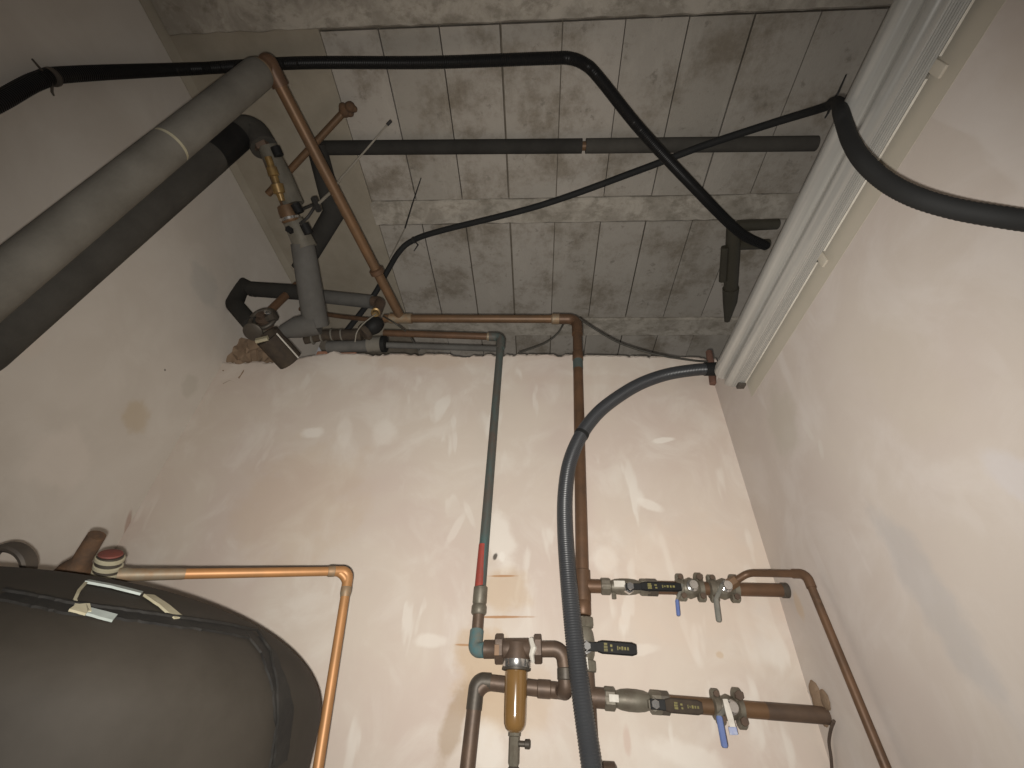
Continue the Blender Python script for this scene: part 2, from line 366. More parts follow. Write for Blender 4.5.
def link(name, bm, m, parent=None, loc=None, sharp=38, flat=False):
    bmesh.ops.recalc_face_normals(bm, faces=bm.faces)
    lim = math.radians(sharp)
    for f in bm.faces: f.smooth = not flat
    for e in bm.edges:
        if len(e.link_faces) == 2 and e.calc_face_angle(0) > lim: e.smooth = False
    base = V(loc) if loc is not None else (parent_world(parent) if parent else V((0, 0, 0)))
    bmesh.ops.translate(bm, verts=bm.verts, vec=-base)
    me = bpy.data.meshes.new(name); bm.to_mesh(me); bm.free()
    o = bpy.data.objects.new(name, me); C.objects.link(o)
    mm = m if isinstance(m, (list, tuple)) else [m]
    for q in mm: me.materials.append(M[q])
    if parent: o.parent = parent
    o.location = base - (parent_world(parent) if parent else V((0, 0, 0)))
    return o
def parent_world(o):
    p = V((0, 0, 0))
    while o: p += o.location; o = o.parent
    return p
def tag(o, label, cat, group=None):
    o['label'] = label; o['category'] = cat
    if group: o['group'] = group
    return o
def thing(name, loc, label, cat, group=None):
    o = bpy.data.objects.new(name, None); C.objects.link(o); o.location = V(loc); o.empty_display_size = .05
    return tag(o, label, cat, group)
def solo(name, bm, m, loc, label, cat, group=None): return tag(link(name, bm, m, None, loc), label, cat, group)
def struct(name, bm, m):
    o = link(name, bm, m, flat=True); o['kind'] = 'structure'; return o
def lab(o, t): o['label'] = t; return o

# ------------------------------------------------------------------ the room
random.seed(4)
H = CAM_H + 1.75
bm = B(); box(bm, (.3, .9, -.05), (3.4, 4.4, .1)); struct('floor', bm, 'floor')
# left wall
bm = B(); box(bm, (-1.278, .3, (H + .02) / 2), (.1, 3.0, H + .02)); struct('wall_left', bm, 'left')
# right wall: a partition that stops short of the ceiling
bm = B(); box(bm, (.676, .2375, (CAM_H + 1.0) / 2), (.1, 2.075, CAM_H + 1.0)); struct('wall_right', bm, 'right')
# back wall: a partition with a ragged plaster edge on top
def ragged_wall():
    bm = B(); prof = []
    def top(x):
        # height above the camera of the plaster edge
        pts = [(-1.24, 1.110), (-1.08, 1.108), (-.955, 1.108), (-.93, 1.128), (-.84, 1.150), (-.80, 1.168), (-.77, 1.150), (-.5, 1.150), (.1, 1.147), (.55, 1.136), (.66, 1.130)]
        for (a, za), (b, zb) in zip(pts, pts[1:]):
            if a <= x <= b: return za + (zb - za) * (x - a) / (b - a)
        return pts[-1][1]
    n = 260; x0, x1 = -1.24, .66; rnd = random.Random(7); rows = []
    j = 0.0
    for i in range(n + 1):
        x = x0 + (x1 - x0) * i / n
        j = j * .75 + rnd.uniform(-.0035, .0035)
        z = CAM_H + top(x) + j
        rows.append([bm.verts.new((x, 1.275, 0)), bm.verts.new((x, 1.275, z - .012)), bm.verts.new((x, 1.279 + abs(j), z)), bm.verts.new((x, 1.39, z + .004)), bm.verts.new((x, 1.39, 0))])
    for a, b in zip(rows, rows[1:]):
        for k in range(4): bm.faces.new((a[k], b[k], b[k + 1], a[k + 1]))
        bm.faces.new((a[4], b[4], b[0], a[0]))
    bm.faces.new(rows[0]); bm.faces.new(list(reversed(rows[-1])))
    return bm
struct('wall_back', ragged_wall(), 'back')
# ceiling: concrete blocks between beams, with open joints under a darker backing
bm = B()
rows = [(-1.2, -.405), (-.285, .285), (.402, .985), (1.098, 1.662), (1.792, 2.36), (2.47, 3.0)]
for y0, y1 in rows:
    for i in range(0, 18):
        if i < 1: continue
        x0 = -.9 + .1945 * i; g = .0014 + random.random() * .0022
        dz = random.uniform(-.002, .003); sk = random.uniform(-.0008, .0008)
        bmesh.ops.create_cube(bm, size=1, matrix=Matrix.Translation(((x0 + .09725 + sk), (y0 + y1) / 2, H + .05 + dz)) @ Matrix.Diagonal((.1945 - 2 * g, y1 - y0 - .006, .1, 1)))
ceil_o = struct('ceiling', bm, 'ceiling')
bm = B(); box(bm, (.5, .9, H + .07), (3.6, 4.4, .10)); struct('trim_1', bm, 'joint')
bm = B(); box(bm, (-.975, .3, H + .047), (.54, 3.0, .1), bevel=.003)
box(bm, (-1.214, .3, H + .0), (.05, 3.0, .02), Matrix.Rotation(-.75, 3, 'Y'), .003); struct('trim_2', bm, 'mortar')
def beam(y0, y1, k):
    bm = B(); rnd = random.Random(k); n = 90; A = []
    for i in range(n + 1):
        xs = -1.20 if k in (0, 1) else -.712; x = xs + (2.388 - xs) * i / n; a = rnd.uniform(-.003, .003); b = rnd.uniform(-.003, .003)
        A.append([bm.verts.new((x, y0 + a, H + .1)), bm.verts.new((x, y0 + a, H + .002)), bm.verts.new((x, y0 + .006 + a, H - .008)), bm.verts.new((x, y1 - .006 + b, H - .008)), bm.verts.new((x, y1 + b, H + .002)), bm.verts.new((x, y1 + b, H + .1))])
    for a, b in zip(A, A[1:]):
        for q in range(5): bm.faces.new((a[q], b[q], b[q + 1], a[q + 1]))
    return bm
for k, (y0, y1) in enumerate([(-.402, -.288), (.288, .400), (.987, 1.096), (1.664, 1.79), (2.362, 2.468)]):
    struct('trim_%d' % (k + 3), beam(y0, y1, k), 'beam')
# broken masonry behind the missing corner of plaster
bm = B(); rnd = random.Random(3)
box(bm, (-1.17, 1.335, CAM_H + 1.12), (.13, .10, .24)); bmesh.ops.subdivide_edges(bm, edges=bm.edges, cuts=7, use_grid_fill=True)
for v in bm.verts: v.co += V((rnd.uniform(-.01, .01), rnd.uniform(-.012, .012), rnd.uniform(-.01, .01)))
struct('trim_8', bm, 'rubble')
bm = B(); box(bm, (-.80, 1.335, CAM_H + 1.13), (.16, .09, .09), bevel=.006); struct('trim_9', bm, 'brick')
# flat pale strip painting the lamp's reflected light on the right wall
bm = B(); box(bm, (.6262, .33, CAM_H + .885), (.0012, 1.50, .166)); struct('trim_10', bm, 'glow_and_clip')

# ------------------------------------------------------------------ hot water tank
TX, TY, TR, TH = -.769, .817, .42, .178
t = thing('hot_water_tank', (TX, TY, 0), 'big round dark tank with a domed top in the bottom left corner', 'tank')
prof = [(0, TR - .02), (.02, TR), (CAM_H - .06, TR)] + [(CAM_H - .0 + TH * math.sin(a), TR * math.cos(a)) for a in [math.radians(3 * k) for k in range(0, 30)]] + [(CAM_H + TH, 0)]
bm = lathe(B(), (TX, TY, 0), (0, 0, 1), prof, 96)
bmt = bm.copy(); bmt.normal_update(); tank_tree = BVHTree.FromBMesh(bmt)
link('jacket', bm, 'tank', t)
def on_tank(px, py, off=.002):
    d = ray(px, py).normalized(); hit = tank_tree.ray_cast(EYE, d)
    if hit[0] is None: hit = tank_tree.find_nearest(EYE + d * 1.05)
    n = hit[1] if hit[1].dot(hit[0] - V((TX, TY, hit[0].z - .3))) > 0 else -hit[1]
    return hit[0] + n * off, n
def tank_strip(px_pts, wpx, m, name, off=.002, step=4, jag=0.0, label=None, parent=None):
    dense = []
    for (a, b), (c, d) in zip(px_pts, px_pts[1:]):
        n = max(1, int(math.hypot(c - a, d - b) / step))
        for k in range(n): dense.append((a + (c - a) * k / n, b + (d - b) * k / n))
    dense.append(px_pts[-1]); bm = B(); rows = []; rnd = random.Random(5)
    pn = [on_tank(a, b, off) for a, b in dense]
    for i, (p, n) in enumerate(pn):
        tt = (pn[min(i + 1, len(pn) - 1)][0] - pn[max(i - 1, 0)][0]).normalized(); y = tt.cross(n).normalized()
        wd = wpx * .0021 / 2; a, b = wd + rnd.uniform(-jag, jag), wd + rnd.uniform(-jag, jag)
        rows.append([bm.verts.new(p - y * a - n * .003), bm.verts.new(p - y * a), bm.verts.new(p + y * b), bm.verts.new(p + y * b - n * .003)])
    for a, b in zip(rows, rows[1:]):
        for k in range(3): bm.faces.new((a[k], a[k + 1], b[k + 1], b[k]))
        bm.faces.new((a[3], a[0], b[0], b[3]))
    bm.faces.new(rows[0]); bm.faces.new(list(reversed(rows[-1])))
    o = link(name, bm, m, parent or t)
    if label: o['label'] = label
    return o
tank_strip([(2, 596), (70, 610), (141, 618), (222, 630), (254, 637)], 10, 'tank_tape', 'seam_tape', .003, jag=.0012, label='black tape along the top seam')
tank_strip([(254, 637), (268, 655), (280, 690), (284, 720), (280, 745), (277, 766)], 18, 'tank_tape', 'seam_tape', .003, jag=.0012, label='black tape down the right seam')
tank_strip([(2, 593), (70, 606), (141, 615), (222, 626), (256, 633)], 1.6, 'tank_tape', 'seam_lip', .006, jag=.001)
tank_strip([(256, 634), (268, 652), (275, 685), (276, 710), (272, 764)], 1.6, 'tank_tape', 'seam_lip', .006, jag=.001)
tank_strip([(85, 584), (112, 589), (140, 596)], 6, 'paleblue', 'label_remnant', .005, label='pale blue strip of torn label')
tank_strip([(84, 586), (77, 594), (73, 603), (76, 611)], 1.6, 'cream', 'label_remnant', .005, label='thin curved sliver of torn label')
tank_strip([(75, 616), (80, 612), (88, 612)], 8, 'cream', 'label_remnant', .006, label='cream stub of torn label')
tank_strip([(86, 614), (113, 621)], 6, 'paleblue', 'label_remnant', .005, label='lower pale blue strip of torn label')
tank_strip([(147, 598), (162, 608), (177, 621)], 7, 'cream', 'label_remnant', .005, label='cream diagonal strip of torn label')
# lifting eye, stub and fittings stand on the dome
def dome(px, d):                                   # point of the dome at azimuth of px, distance d from the eye
    q = ray(px, 570); q = V((q.x, q.y, 0)).normalized() * d
    rr = math.hypot(q.x - TX, q.y - TY) / TR
    return V((q.x, q.y, CAM_H + TH * math.sqrt(max(0, 1 - rr * rr))))
c = AD(8, 566, .79)
pl = [c + (RIGHT * math.cos(a) * .037 + UP * math.sin(a) * .034) for a in [math.radians(-70 + 10 * k) for k in range(33)]]
pl = [pl[0] - UP * .09] + pl + [pl[-1] - UP * .09]
bm = B(); plate(bm, pl, FWD, .012, .027); link('lifting_eye', bm, 'steel', t)
b0 = AD(74, 573, .795); b1 = AD(97, 535, .795)
bm = lathe(B(), b0, b1 - b0, [(-.07, .03), (-.01, .03), (.006, .026), (.026, .0145), ((b1 - b0).length, .0135)], 20); link('pipe_stub', bm, 'rust', t)
n0 = AD(104, 582, .80); n1 = AD(111, 553, .80); ax = n1 - n0; L = ax.length
nip = link('wrapped_nipple', lathe(B(), n0, ax, [(-.05, .0195)] + [(L * f, r) for f, r in ((0, .0195), (.92, .0195))], 24), 'bronze_dark', t)
for f in (.24, .48, .74):
    link('tape_band', lathe(B(), n0 + ax * f, ax + RIGHT * .006, [(0, .0195), (.0015, .0215), (.0065, .0215), (.008, .0195)], 24), 'cream', nip)
link('red_cap', lathe(B(), n0 + ax * .92, ax, [(0, .016), (.002, .018), (.004, .017), (.005, .013)], 24), 'redcap', nip)

# copper pipe off the tank
e0 = AD(118, 575, .80); e1 = AY(349, 571, 1.03); e2 = AY(318, 768, 1.03); e3 = V((e2.x + (e2.x - e1.x) * .9, 1.03, e2.z - (e1.z - e2.z) * .9))
t = thing('copper_pipe', e3, 'clean orange copper pipe leaving the tank top and dropping beside the tank', 'pipe')
link('pipe', tube(B(), fillet([e0, e1, e3], .03), .0096), 'copper_bright', t)
d1 = (e1 - e0).normalized(); d2 = (e3 - e1).normalized()
link('elbow', tube(B(), fillet([e1 - d1 * .034, e1, e1 + d2 * .034], .030, 10), .0110), 'copper_bright', t)
link('solder_joint', lathe(B(), e1 - d1 * .046, d1, [(0, .0098), (.003, .0114), (.014, .0115), (.016, .0098)]), 'solder', t)
link('solder_joint', lathe(B(), e1 + d2 * .032, d2, [(0, .0098), (.003, .0114), (.014, .0114), (.022, .0098)]), 'solder', t)
link('solder_joint', lathe(B(), e0, d1, [(0, .0125), (.012, .0125), (.016, .0112), (.04, .0108), (.095, .0102), (.10, .0096)]), 'solder', t)

# ------------------------------------------------------------------ the two clad pipes on the left
a0 = AX(0, 284, -.96); a1 = AZ(260, 72.5, 1.40)
u = (a1 - a0).normalized(); r1 = RP(a0, 45)
low = a0 - u * .13
t = thing('insulated_pipe', V((-1.226, low.y, low.z - .03)), 'thick dusty grey foam-clad pipe, nearer of two rising along the left wall', 'pipe', 'foam-clad pipes along the left wall')
J = NL(172, 148, a0, a1)
link('insulation_sleeve', tube(B(), fillet([V((-1.226, low.y, low.z - .03)), V((-1.13, low.y, low.z - .03)), low, J - u * .004], .07), r1, 32), 'foam_grey', t)
link('insulation_sleeve', tube(B(), [J + u * .004, a1 - u * .012, a1], [r1, r1, r1 * .93], 32), 'foam_grey', t)
link('joint_tape', lathe(B(), J - u * .004, u, [(0, r1 * .97), (.008, r1 * .97)], 32), 'cream', t)
link('end_tape', lathe(B(), a1 - u * .002, u, [(0, r1 * .9), (.010, r1 * .86), (.012, r1 * .3)], 32), 'solder', t)
# ... second
s0 = AX(0, 331, -1.115); s1 = AZ(240, 132, 1.54); u2 = (s1 - s0).normalized(); r2 = RP(s0, 49)
low2 = s0 - u2 * .07
t2 = thing('insulated_pipe', V((-1.226, low2.y, low2.z - .03)), 'darker foam-clad pipe behind the thick dusty grey one on the left wall', 'pipe', 'foam-clad pipes along the left wall')
k0 = NL(212, 158, s0, s1); k1 = NL(236, 138, s0, s1)
link('insulation_sleeve', tube(B(), fillet([V((-1.226, low2.y, low2.z - .03)), V((-1.165, low2.y, low2.z - .03)), low2, k0], .05), r2, 32), 'foam_dark', t2)
link('insulation_sleeve', tube(B(), [k0, k1], r2 * .99, 32), 'black', t2)
dA = AZ(259, 134, 1.54); dB = AY(316, 326, 1.16)       # line of the drop behind it

dM0 = dA.lerp(dB, .55); dM = AD(303, 246, (dM0 - EYE).dot(FWD))
link('elbow', tube(B(), fillet([k1 - u2 * .03, NL(249, 122, s0, s1), NL(264, 148, dA, dM)], .06, 8), r2 * .86, 24), 'foam_dark', t2)

# the drop: valves wrapped in plastic, then a grey sleeve
t = thing('insulated_pipe', dB, 'short pipe with brass valve and grey foam sleeve dropping towards the left corner', 'pipe')
ud = (dM - dA).normalized()
p = lambda x, y: NL(x, y, dA, dM) if y < 240 else NL(x, y, dM, dB)
pd = lambda x, y, k=0.0: AD(x, y, (p(x, y) - EYE).dot(FWD) - k)       # at the depth of the drop, k nearer
link('pipe', tube(B(), [p(261, 140), p(302, 238), p(306, 260)], .020, 20), 'copper_dark', t)
A_, B_ = pd(268, 157, .03), pd(282, 201, .03); LL = (B_ - A_).length
link('clear_wrap', tube(B(), [pd(267, 146), pd(282, 178, -.01), pd(294, 205)], [.030, .036, .034], 20), 'plasticwrap', t)
link('valve_body', lathe(B(), A_, B_ - A_, [(0, .012), (.03, .012), (.032, .017), (LL * .42, .018), (LL * .44, .012), (LL * .6, .012), (LL * .62, .021), (LL * .82, .019), (LL * .84, .012), (LL, .010)], 16), 'brass', t)
link('union_nut', hexa(B(), pd(260, 140), ud, .03, .030), 'bronze', t)
link('end_ring', lathe(B(), pd(285.5, 206, .01), ud, [(0, .028), (.02, .031), (.05, .031), (.055, .027)], 24), 'copper', t)
lab(link('seal_band', lathe(B(), pd(289, 217, .01), ud, [(0, .030), (.002, .034), (.010, .034), (.012, .030)], 24), 'chrome', t), 'bright metal band')
link('foil_wrap', tube(B(), [pd(293, 221), pd(306, 248)], [.034, .040], 24), 'plasticwrap', t)
for (x_, y_, x2, y2) in ((275, 147, 279, 156), (295, 204, 300, 213), (304, 224, 309, 234)):
    link('tape_patch', tube(B(), [pd(x_, y_, .022), pd(x2, y2, .022)], .016, 10), 'black', t)
link('bleed_screw', hexa(B(), pd(291, 231, .03), -FWD, .02, .012), 'black', t)
link('insulation_sleeve', tube(B(), [p(304, 244), p(317, 326)], [.040, .046], 28), 'foam_mid', t)
q0 = p(316, 322); q1 = q0 + (AY(282, 332, 1.15) - q0)
link('insulation_sleeve', tube(B(), [q0 + V((.01, 0, -.005)), q0 + (q1 - q0) * .55, q1], [.044, .040, .024], 24), 'foam_mid', t)
# tie round the drop with its long tail, knob and wire
kx = p(318, 206) if False else AD(317, 203, (p(297, 215) - EYE).dot(FWD) - .04)
t = thing('cable_tie', kx, 'pale cable tie with a knotted head and long thin tail beside the sleeved drop pipe', 'cable tie')
link('head', tube(B(), [AD(314, 198, (kx - EYE).dot(FWD)), AD(319, 211, (kx - EYE).dot(FWD))], [.012, .010], 8), 'tie', t)
tailD = (kx - EYE).dot(FWD)
lab(link('tail', tube(B(), [AD(318, 204, tailD), AD(333, 190, tailD - .03), AD(341, 178, tailD - .06), AD(365, 151, tailD - .09), AD(388, 124, tailD - .10)], [.005, .005, .0034, .003, .0025], 8), 'paletie', t), 'pale thin tail')
link('tail_tip', tube(B(), [AD(387, 125, tailD - .10), AD(391, 121, tailD - .10)], .005, 8), 'tie', t)
link('loop', tube(B(), spline([AD(300, 224, tailD), AD(308, 217, tailD - .01), AD(315, 205, tailD), AD(308, 207, tailD + .01), AD(301, 210, tailD + .02)], 6), .005, 8), 'tie', t)

# ------------------------------------------------------------------ main copper run
c0 = a1 + u * .02
c1 = AZ(268, 62, (c0.z - CAM_H) + .02)
cb = AY(400, 316, 1.215)
t = thing('copper_pipe', AY(590, 768, 1.235), 'long brown copper pipe from the grey sleeve to the wall edge, then down', 'pipe')
uc = (cb - c1).normalized()
link('elbow', tube(B(), fillet([c0 - u * .03, c0 + (c1 - c0) * .5, c1, c1 + uc * .06], .03, 10), .024, 20), 'copper_dark', t)
link('pipe', tube(B(), [c1 + uc * .03, cb], .0178, 20), 'copper', t)
link('collar', lathe(B(), NL(381, 266, c1, cb), uc, [(0, .020), (.004, .026), (.02, .026), (.024, .020)]), 'copper_dark', t)
h0 = AY(384, 318.5, 1.225); h1 = AY(577, 319, 1.225); z0 = AY(583, 606, 1.225)
uh = (h1 - h0).normalized(); uv = (z0 - h1).normalized()
link('pipe', tube(B(), [h0, h1 - uh * .05], .0165, 20), 'copper', t)
link('tee', tube(B(), [NL(390, 318, h0, h1), NL(412, 318, h0, h1)], .0205, 20), 'solder', t)
link('elbow', tube(B(), fillet([h1 - uh * .075, h1, h1 + uv * .085], .05, 10), .0205, 20), 'copper_dark', t)
lab(link('solder_joint', lathe(B(), h1 - uh * .10, uh, [(0, .017), (.004, .0215), (.03, .0215), (.034, .017)]), 'solder', t), 'grey soldered socket')
link('pipe', tube(B(), [h1 + uv * .05, z0], .0172, 20), 'copper_dark', t)
link('coupling', lathe(B(), NL(574, 352, h1, z0), uv, [(0, .017), (.004, .0195), (.04, .0195), (.044, .017)]), 'copper_dark', t)
lab(link('solder_joint', lathe(B(), NL(574, 360, h1, z0), uv, [(0, .0178), (.045, .0178)]), 'verd', t), 'greenish soldered length')
# tee towards the upper branch
T1 = NL(583, 586, h1, z0)
link('tee', lathe(B(), NL(582.5, 570, h1, z0), uv, [(0, .0175), (.002, .0205), (.075, .0205), (.077, .0185)]), 'copper_dark', t)
b0 = T1; b1 = AY(790, 590.5, 1.225); ub = (b1 - b0).normalized()
link('tee_branch', tube(B(), [T1, NL(602, 588, b0, b1)], .0165, 20), 'copper_dark', t)
link('coupling', lathe(B(), NL(583, 601, h1, z0), uv, [(0, .018), (.003, .020), (.03, .020), (.033, .018)]), 'copper_dark', t)
# riser carries on below the valve to the lower tee
z1 = AY(586, 668, 1.225); z2 = AY(592, 790, 1.225); uw = (z2 - z1).normalized()
link('pipe', tube(B(), [z1, z2 + uw * .3], .0185, 20), 'bronze', t)
T2 = NL(588, 697, z1, z2); l1 = AY(838, 716.5, 1.225); ul = (l1 - T2).normalized()
link('tee_branch', tube(B(), [T2, NL(606, 698, T2, l1)], .020, 20), 'bronze', t)
st = AY(592, 773, 1.215)
link('stub_cap', lathe(B(), st, V((1, 0, 0)), [(0, .016), (.022, .016), (.023, .020), (.046, .020), (.050, .014)], 20), 'bronze', t)

# ball valve helpers ------------------------------------------------
def ball_body(A, d, L, r, m, parent, name='body'):
    k = r
    o = link(name, lathe(B(), A, d, [(0, k * .80), (L * .02, k), (L * .20, k), (L * .22, k * .78), (L * .30, k * .95), (L * .42, k * 1.04), (L * .58, k * 1.04), (L * .70, k * .95), (L * .78, k * .78), (L * .80, k), (L * .98, k), (L, k * .80)], 20), m, parent)
    for f in (.02, .80):
        link('end_nut', hexa(B(), A + d * (L * f), d, L * .18, k * 1.12), m, parent)
    return o
def lever_handle(parent, root, stem, stem_len, direction, length, wd, th, metal, grip, gfrom=.22, label=None):
    stem = V(stem).normalized(); direction = V(direction).normalized()
    link('stem', lathe(B(), root, stem, [(0, .009), (stem_len * .7, .009), (stem_len * .7 + .001, .006), (stem_len + .006, .006)], 12), metal, parent)
    a = V(root) + stem * stem_len
    lv = link('lever', plate(B(), [a - direction * .010, a, a + direction * length * .18, a + direction * length * .27 + stem * .004, a + direction * length], stem, wd * .72, th), metal, parent)
    g = link('grip', plate(B(), [a + direction * length * gfrom + stem * .003, a + direction * (length * gfrom + .01) + stem * .004, a + direction * (length - .008) + stem * .004, a + direction * (length + .002) + stem * .004], stem, [wd * .8, wd, wd, wd * .75], th + .005), grip, lv)
    if label: g['label'] = label
    link('lever_nut', hexa(B(), a + stem * .001, stem, .006, .009), 'chrome', parent)
    return lv, a
def print_marks(lv, a, direction, stem, L, f0, wd):
    """worn yellow printing on a black grip: unreadable blocks"""
    direction = V(direction).normalized(); stem = V(stem).normalized(); up = direction.cross(stem).normalized()
    bm = B(); F = frame(direction, stem); base = a + stem * .0085
    for (f, w_, v, hgt) in ((f0 + .04, .10, .24, .22), (f0 + .04, .10, -.02, .20), (f0 + .04, .09, -.26, .18), (f0 + .17, .05, .2, .2), (f0 + .16, .06, -.15, .2), (f0 + .30, .03, 0, .34), (f0 + .345, .03, 0, .2), (f0 + .40, .05, 0, .30), (f0 + .46, .04, 0, .26), (f0 + .52, .05, 0, .26)):
        box(bm, base + direction * (L * f) + up * (v * wd), (L * w_ * .8, wd * hgt, .0012), F)
    lab(link('grip_print', bm, 'yellow', lv), 'worn yellow printing')

# valve on the riser
va = NL(583, 617, h1, z0); ve = z1; dv = (ve - va).normalized(); LV = (ve - va).length + .01
t = thing('ball_valve', va, 'ball valve on the vertical pipe with black lever pointing right, right of the water filter', 'valve', 'black-lever ball valves')
ball_body(va, dv, LV, .0225, 'valve', t)
link('packing_nut', hexa(B(), va + dv * LV * .60 + V((0, -.02, 0)), V((0, -1, 0)), .018, .015), 'chrome', t)
rt = va + dv * LV * .60 + V((0, -.024, 0))
hd = AY(634, 650, 1.17) - AY(588, 646.5, 1.17)
lv, a = lever_handle(t, rt, (0, -1, 0), .028, hd, hd.length + .005, .026, .004, 'black', 'black')
print_marks(lv, a, hd, (0, -1, 0), hd.length, .36, .024)
lab(link('sticker', plate(B(), [va + dv * LV * .76 + V((-.004, -.0265, 0)), va + dv * LV * .96 + V((-.003, -.0265, 0))], (0, -1, 0), .013, .002), 'white', t), 'white sticker')

# upper branch ------------------------------------------------------
ub_r = .0158
t = thing('copper_pipe', b1, 'upper horizontal brown pipe running from its valves into the right wall', 'pipe', 'branch pipes into the right wall')
link('pipe', tube(B(), [NL(640, 588, b0, b1), b1 + ub * .02], ub_r, 20), 'copper_dark', t)
link('coupling', lathe(B(), NL(781, 590, b0, b1), ub, [(0, .016), (.002, .018), (.025, .018), (.027, .016)]), 'bronze_dark', t)
va = NL(600, 588, b0, b1); LV = (NL(650, 588, b0, b1) - va).length
t = thing('ball_valve', va, 'ball valve on the upper branch with black yellow-printed lever lying along the pipe', 'valve', 'black-lever ball valves')
ball_body(va, ub, LV, .0185, 'valve', t)
link('union_nut', hexa(B(), NL(646, 589, b0, b1), ub, .028, .021), 'bronze_dark', t)
rt = NL(630, 588, b0, b1) + V((-.008, -.018, -.010)); hd = NL(679, 589, b0, b1) - NL(631, 588, b0, b1)
link('packing_nut', hexa(B(), rt, V((0, -1, 0)), .016, .013), 'chrome', t)
lv, a = lever_handle(t, rt, (0, -1, 0), .026, hd, hd.length, .021, .004, 'black', 'black')
print_marks(lv, a, hd, (0, -1, 0), hd.length, .34, .018)
lab(link('sticker', plate(B(), [va + ub * LV * .26 + V((0, -.021, .002)), va + ub * LV * .48 + V((0, -.021, .002))], (0, -1, 0), .015, .002), 'white', t), 'silver white sticker')
link('drain_screw', hexa(B(), NL(613, 590, b0, b1) + V((0, -.004, -.016)), V((0, 0, -1)), .014, .006), 'valve', t)

def clamp_tap(name, A, d, r, L, m, label, leverpts, lev_m, lev_w, lugs, group=None, lever_label=None, rootf=.5):
    """a saddle tap: two lobed clamp halves with lugs and bolts round a pipe, a plug and a lever"""
    t = thing(name, A, label, 'valve', group)
    body = link('body', lathe(B(), A, d, [(0, r * 1.05), (L * .04, r * 1.5), (L * .2, r * 1.55), (L * .24, r * 1.2), (L * .36, r * 1.35), (L * .5, r * 1.6), (L * .66, r * 1.35), (L * .76, r * 1.2), (L * .80, r * 1.5), (L * .96, r * 1.5), (L, r * 1.05)], 16), m, t)
    for (f, ang, rr) in lugs:
        q = V((0, -math.cos(ang), math.sin(ang)))
        cc = A + d * (L * f) + q * (r * 1.45)
        lg = link('lug', lathe(B(), cc - d * (L * .13), d, [(0, rr * .8), (L * .03, rr), (L * .22, rr), (L * .26, rr * .8)], 14), m, t)
        link('bolt', hexa(B(), cc + V((0, -rr * .7, 0)), V((0, -1, 0)), .009, rr * .62), 'bronze', lg)
    link('bonnet', lathe(B(), A + d * (L * .5) + V((0, -r, 0)), V((0, -1, 0)), [(0, .014), (.012, .014), (.014, .010), (.024, .010)], 16), 'chrome', t)
    pts = leverpts
    root = A + d * (L * rootf) + V((0, -r - .022, 0))
    lv = link('lever', plate(B(), [root, pts[0], pts[1]], (0, -1, 0), lev_w * .8, .004), 'greylever', t)
    g = link('grip', plate(B(), [pts[0].lerp(pts[1], .0), pts[0].lerp(pts[1], .06), pts[0].lerp(pts[1], .95), pts[1]], (0, -1, 0), [lev_w * .8, lev_w, lev_w, lev_w * .6], .008), lev_m, lv)
    if lever_label: g['label'] = lever_label
    return t
pi = math.pi
va = NL(676, 588, b0, b1)
clamp_tap('saddle_tap', va, ub, ub_r, (NL(703, 588, b0, b1) - va).length, 'valve', 'small tap with a blue lever hanging down from the upper branch pipe',
          [AY(677, 600, 1.175), AY(678.5, 616, 1.172)], 'blue', .0085, [(.16, pi / 2 * .9, .011), (.16, -pi / 2 * .8, .011), (.85, pi / 2 * .85, .014), (.85, -pi / 2 * .8, .012)], None, 'blue lever sleeve', .10)
va = NL(708, 589, b0, b1)
clamp_tap('saddle_tap', va, ub, ub_r, (NL(738, 589, b0, b1) - va).length, 'valve', 'tap with a grey lever on the upper branch, feeding the thin copper pipe',
          [AY(716, 599, 1.175), AY(719, 622, 1.172)], 'greylever', .0125, [(.14, pi / 2 * .9, .010), (.14, -pi / 2 * .9, .011), (.8, -pi / 2 * .8, .012), (.85, pi / 2 * .7, .012)], None, 'grey lever', .32)
# thin copper from it, up over and down the right wall
f0 = AY(729, 585, 1.205); f1 = AY(748, 573, 1.19); f2 = AX(806, 574, .602); f3 = AX(886, 768, .602)
dn = (f3 - f2); f4 = f3 + dn * 1.2
t = thing('copper_pipe', f4, 'thin copper pipe slanting down the right wall from the grey-lever tap', 'pipe')
link('pipe', tube(B(), fillet([f0, f1, f2, f4], [0, .03, .03, 0], 8), .0085, 16), 'copper_dark', t)
link('compression_nut', hexa(B(), f0 - (f1 - f0).normalized() * .012, f1 - f0, .034, .014), 'copper', t)
u1 = (f2 - f1).normalized(); u3 = dn.normalized()
link('elbow', tube(B(), fillet([f2 - u1 * .03, f2, f2 + u3 * .03], .024, 8), .0102, 16), 'copper_dark', t)

# lower branch ------------------------------------------------------
lb_r = .0195
t = thing('copper_pipe', l1, 'lower horizontal copper pipe running from its valves into the right wall corner', 'pipe', 'branch pipes into the right wall')
link('pipe', tube(B(), [NL(655, 703, T2, l1), NL(766, 711, T2, l1)], .0160, 20), 'copper', t)
link('pipe', tube(B(), [NL(766, 711, T2, l1), l1], .0163, 20), 'bronze', t)
link('end_cap', lathe(B(), l1 - ul * .022, ul, [(0, .0165), (.003, .0185), (.024, .0185), (.028, .014)]), 'bronze_dark', t)
va = NL(603, 698, T2, l1); LV = (NL(662, 703, T2, l1) - va).length
t = thing('ball_valve', va, 'ball valve on the lower branch pipe with black lever lying along the pipe', 'valve', 'black-lever ball valves')
ball_body(va, ul, LV, .0205, 'valve', t)
link('union_nut', hexa(B(), NL(658, 703, T2, l1), ul, .024, .0225), 'bronze_dark', t)
rt = NL(651, 701, T2, l1) + V((0, -.016, -.006)); hd = NL(694, 706, T2, l1) - NL(650, 702, T2, l1)
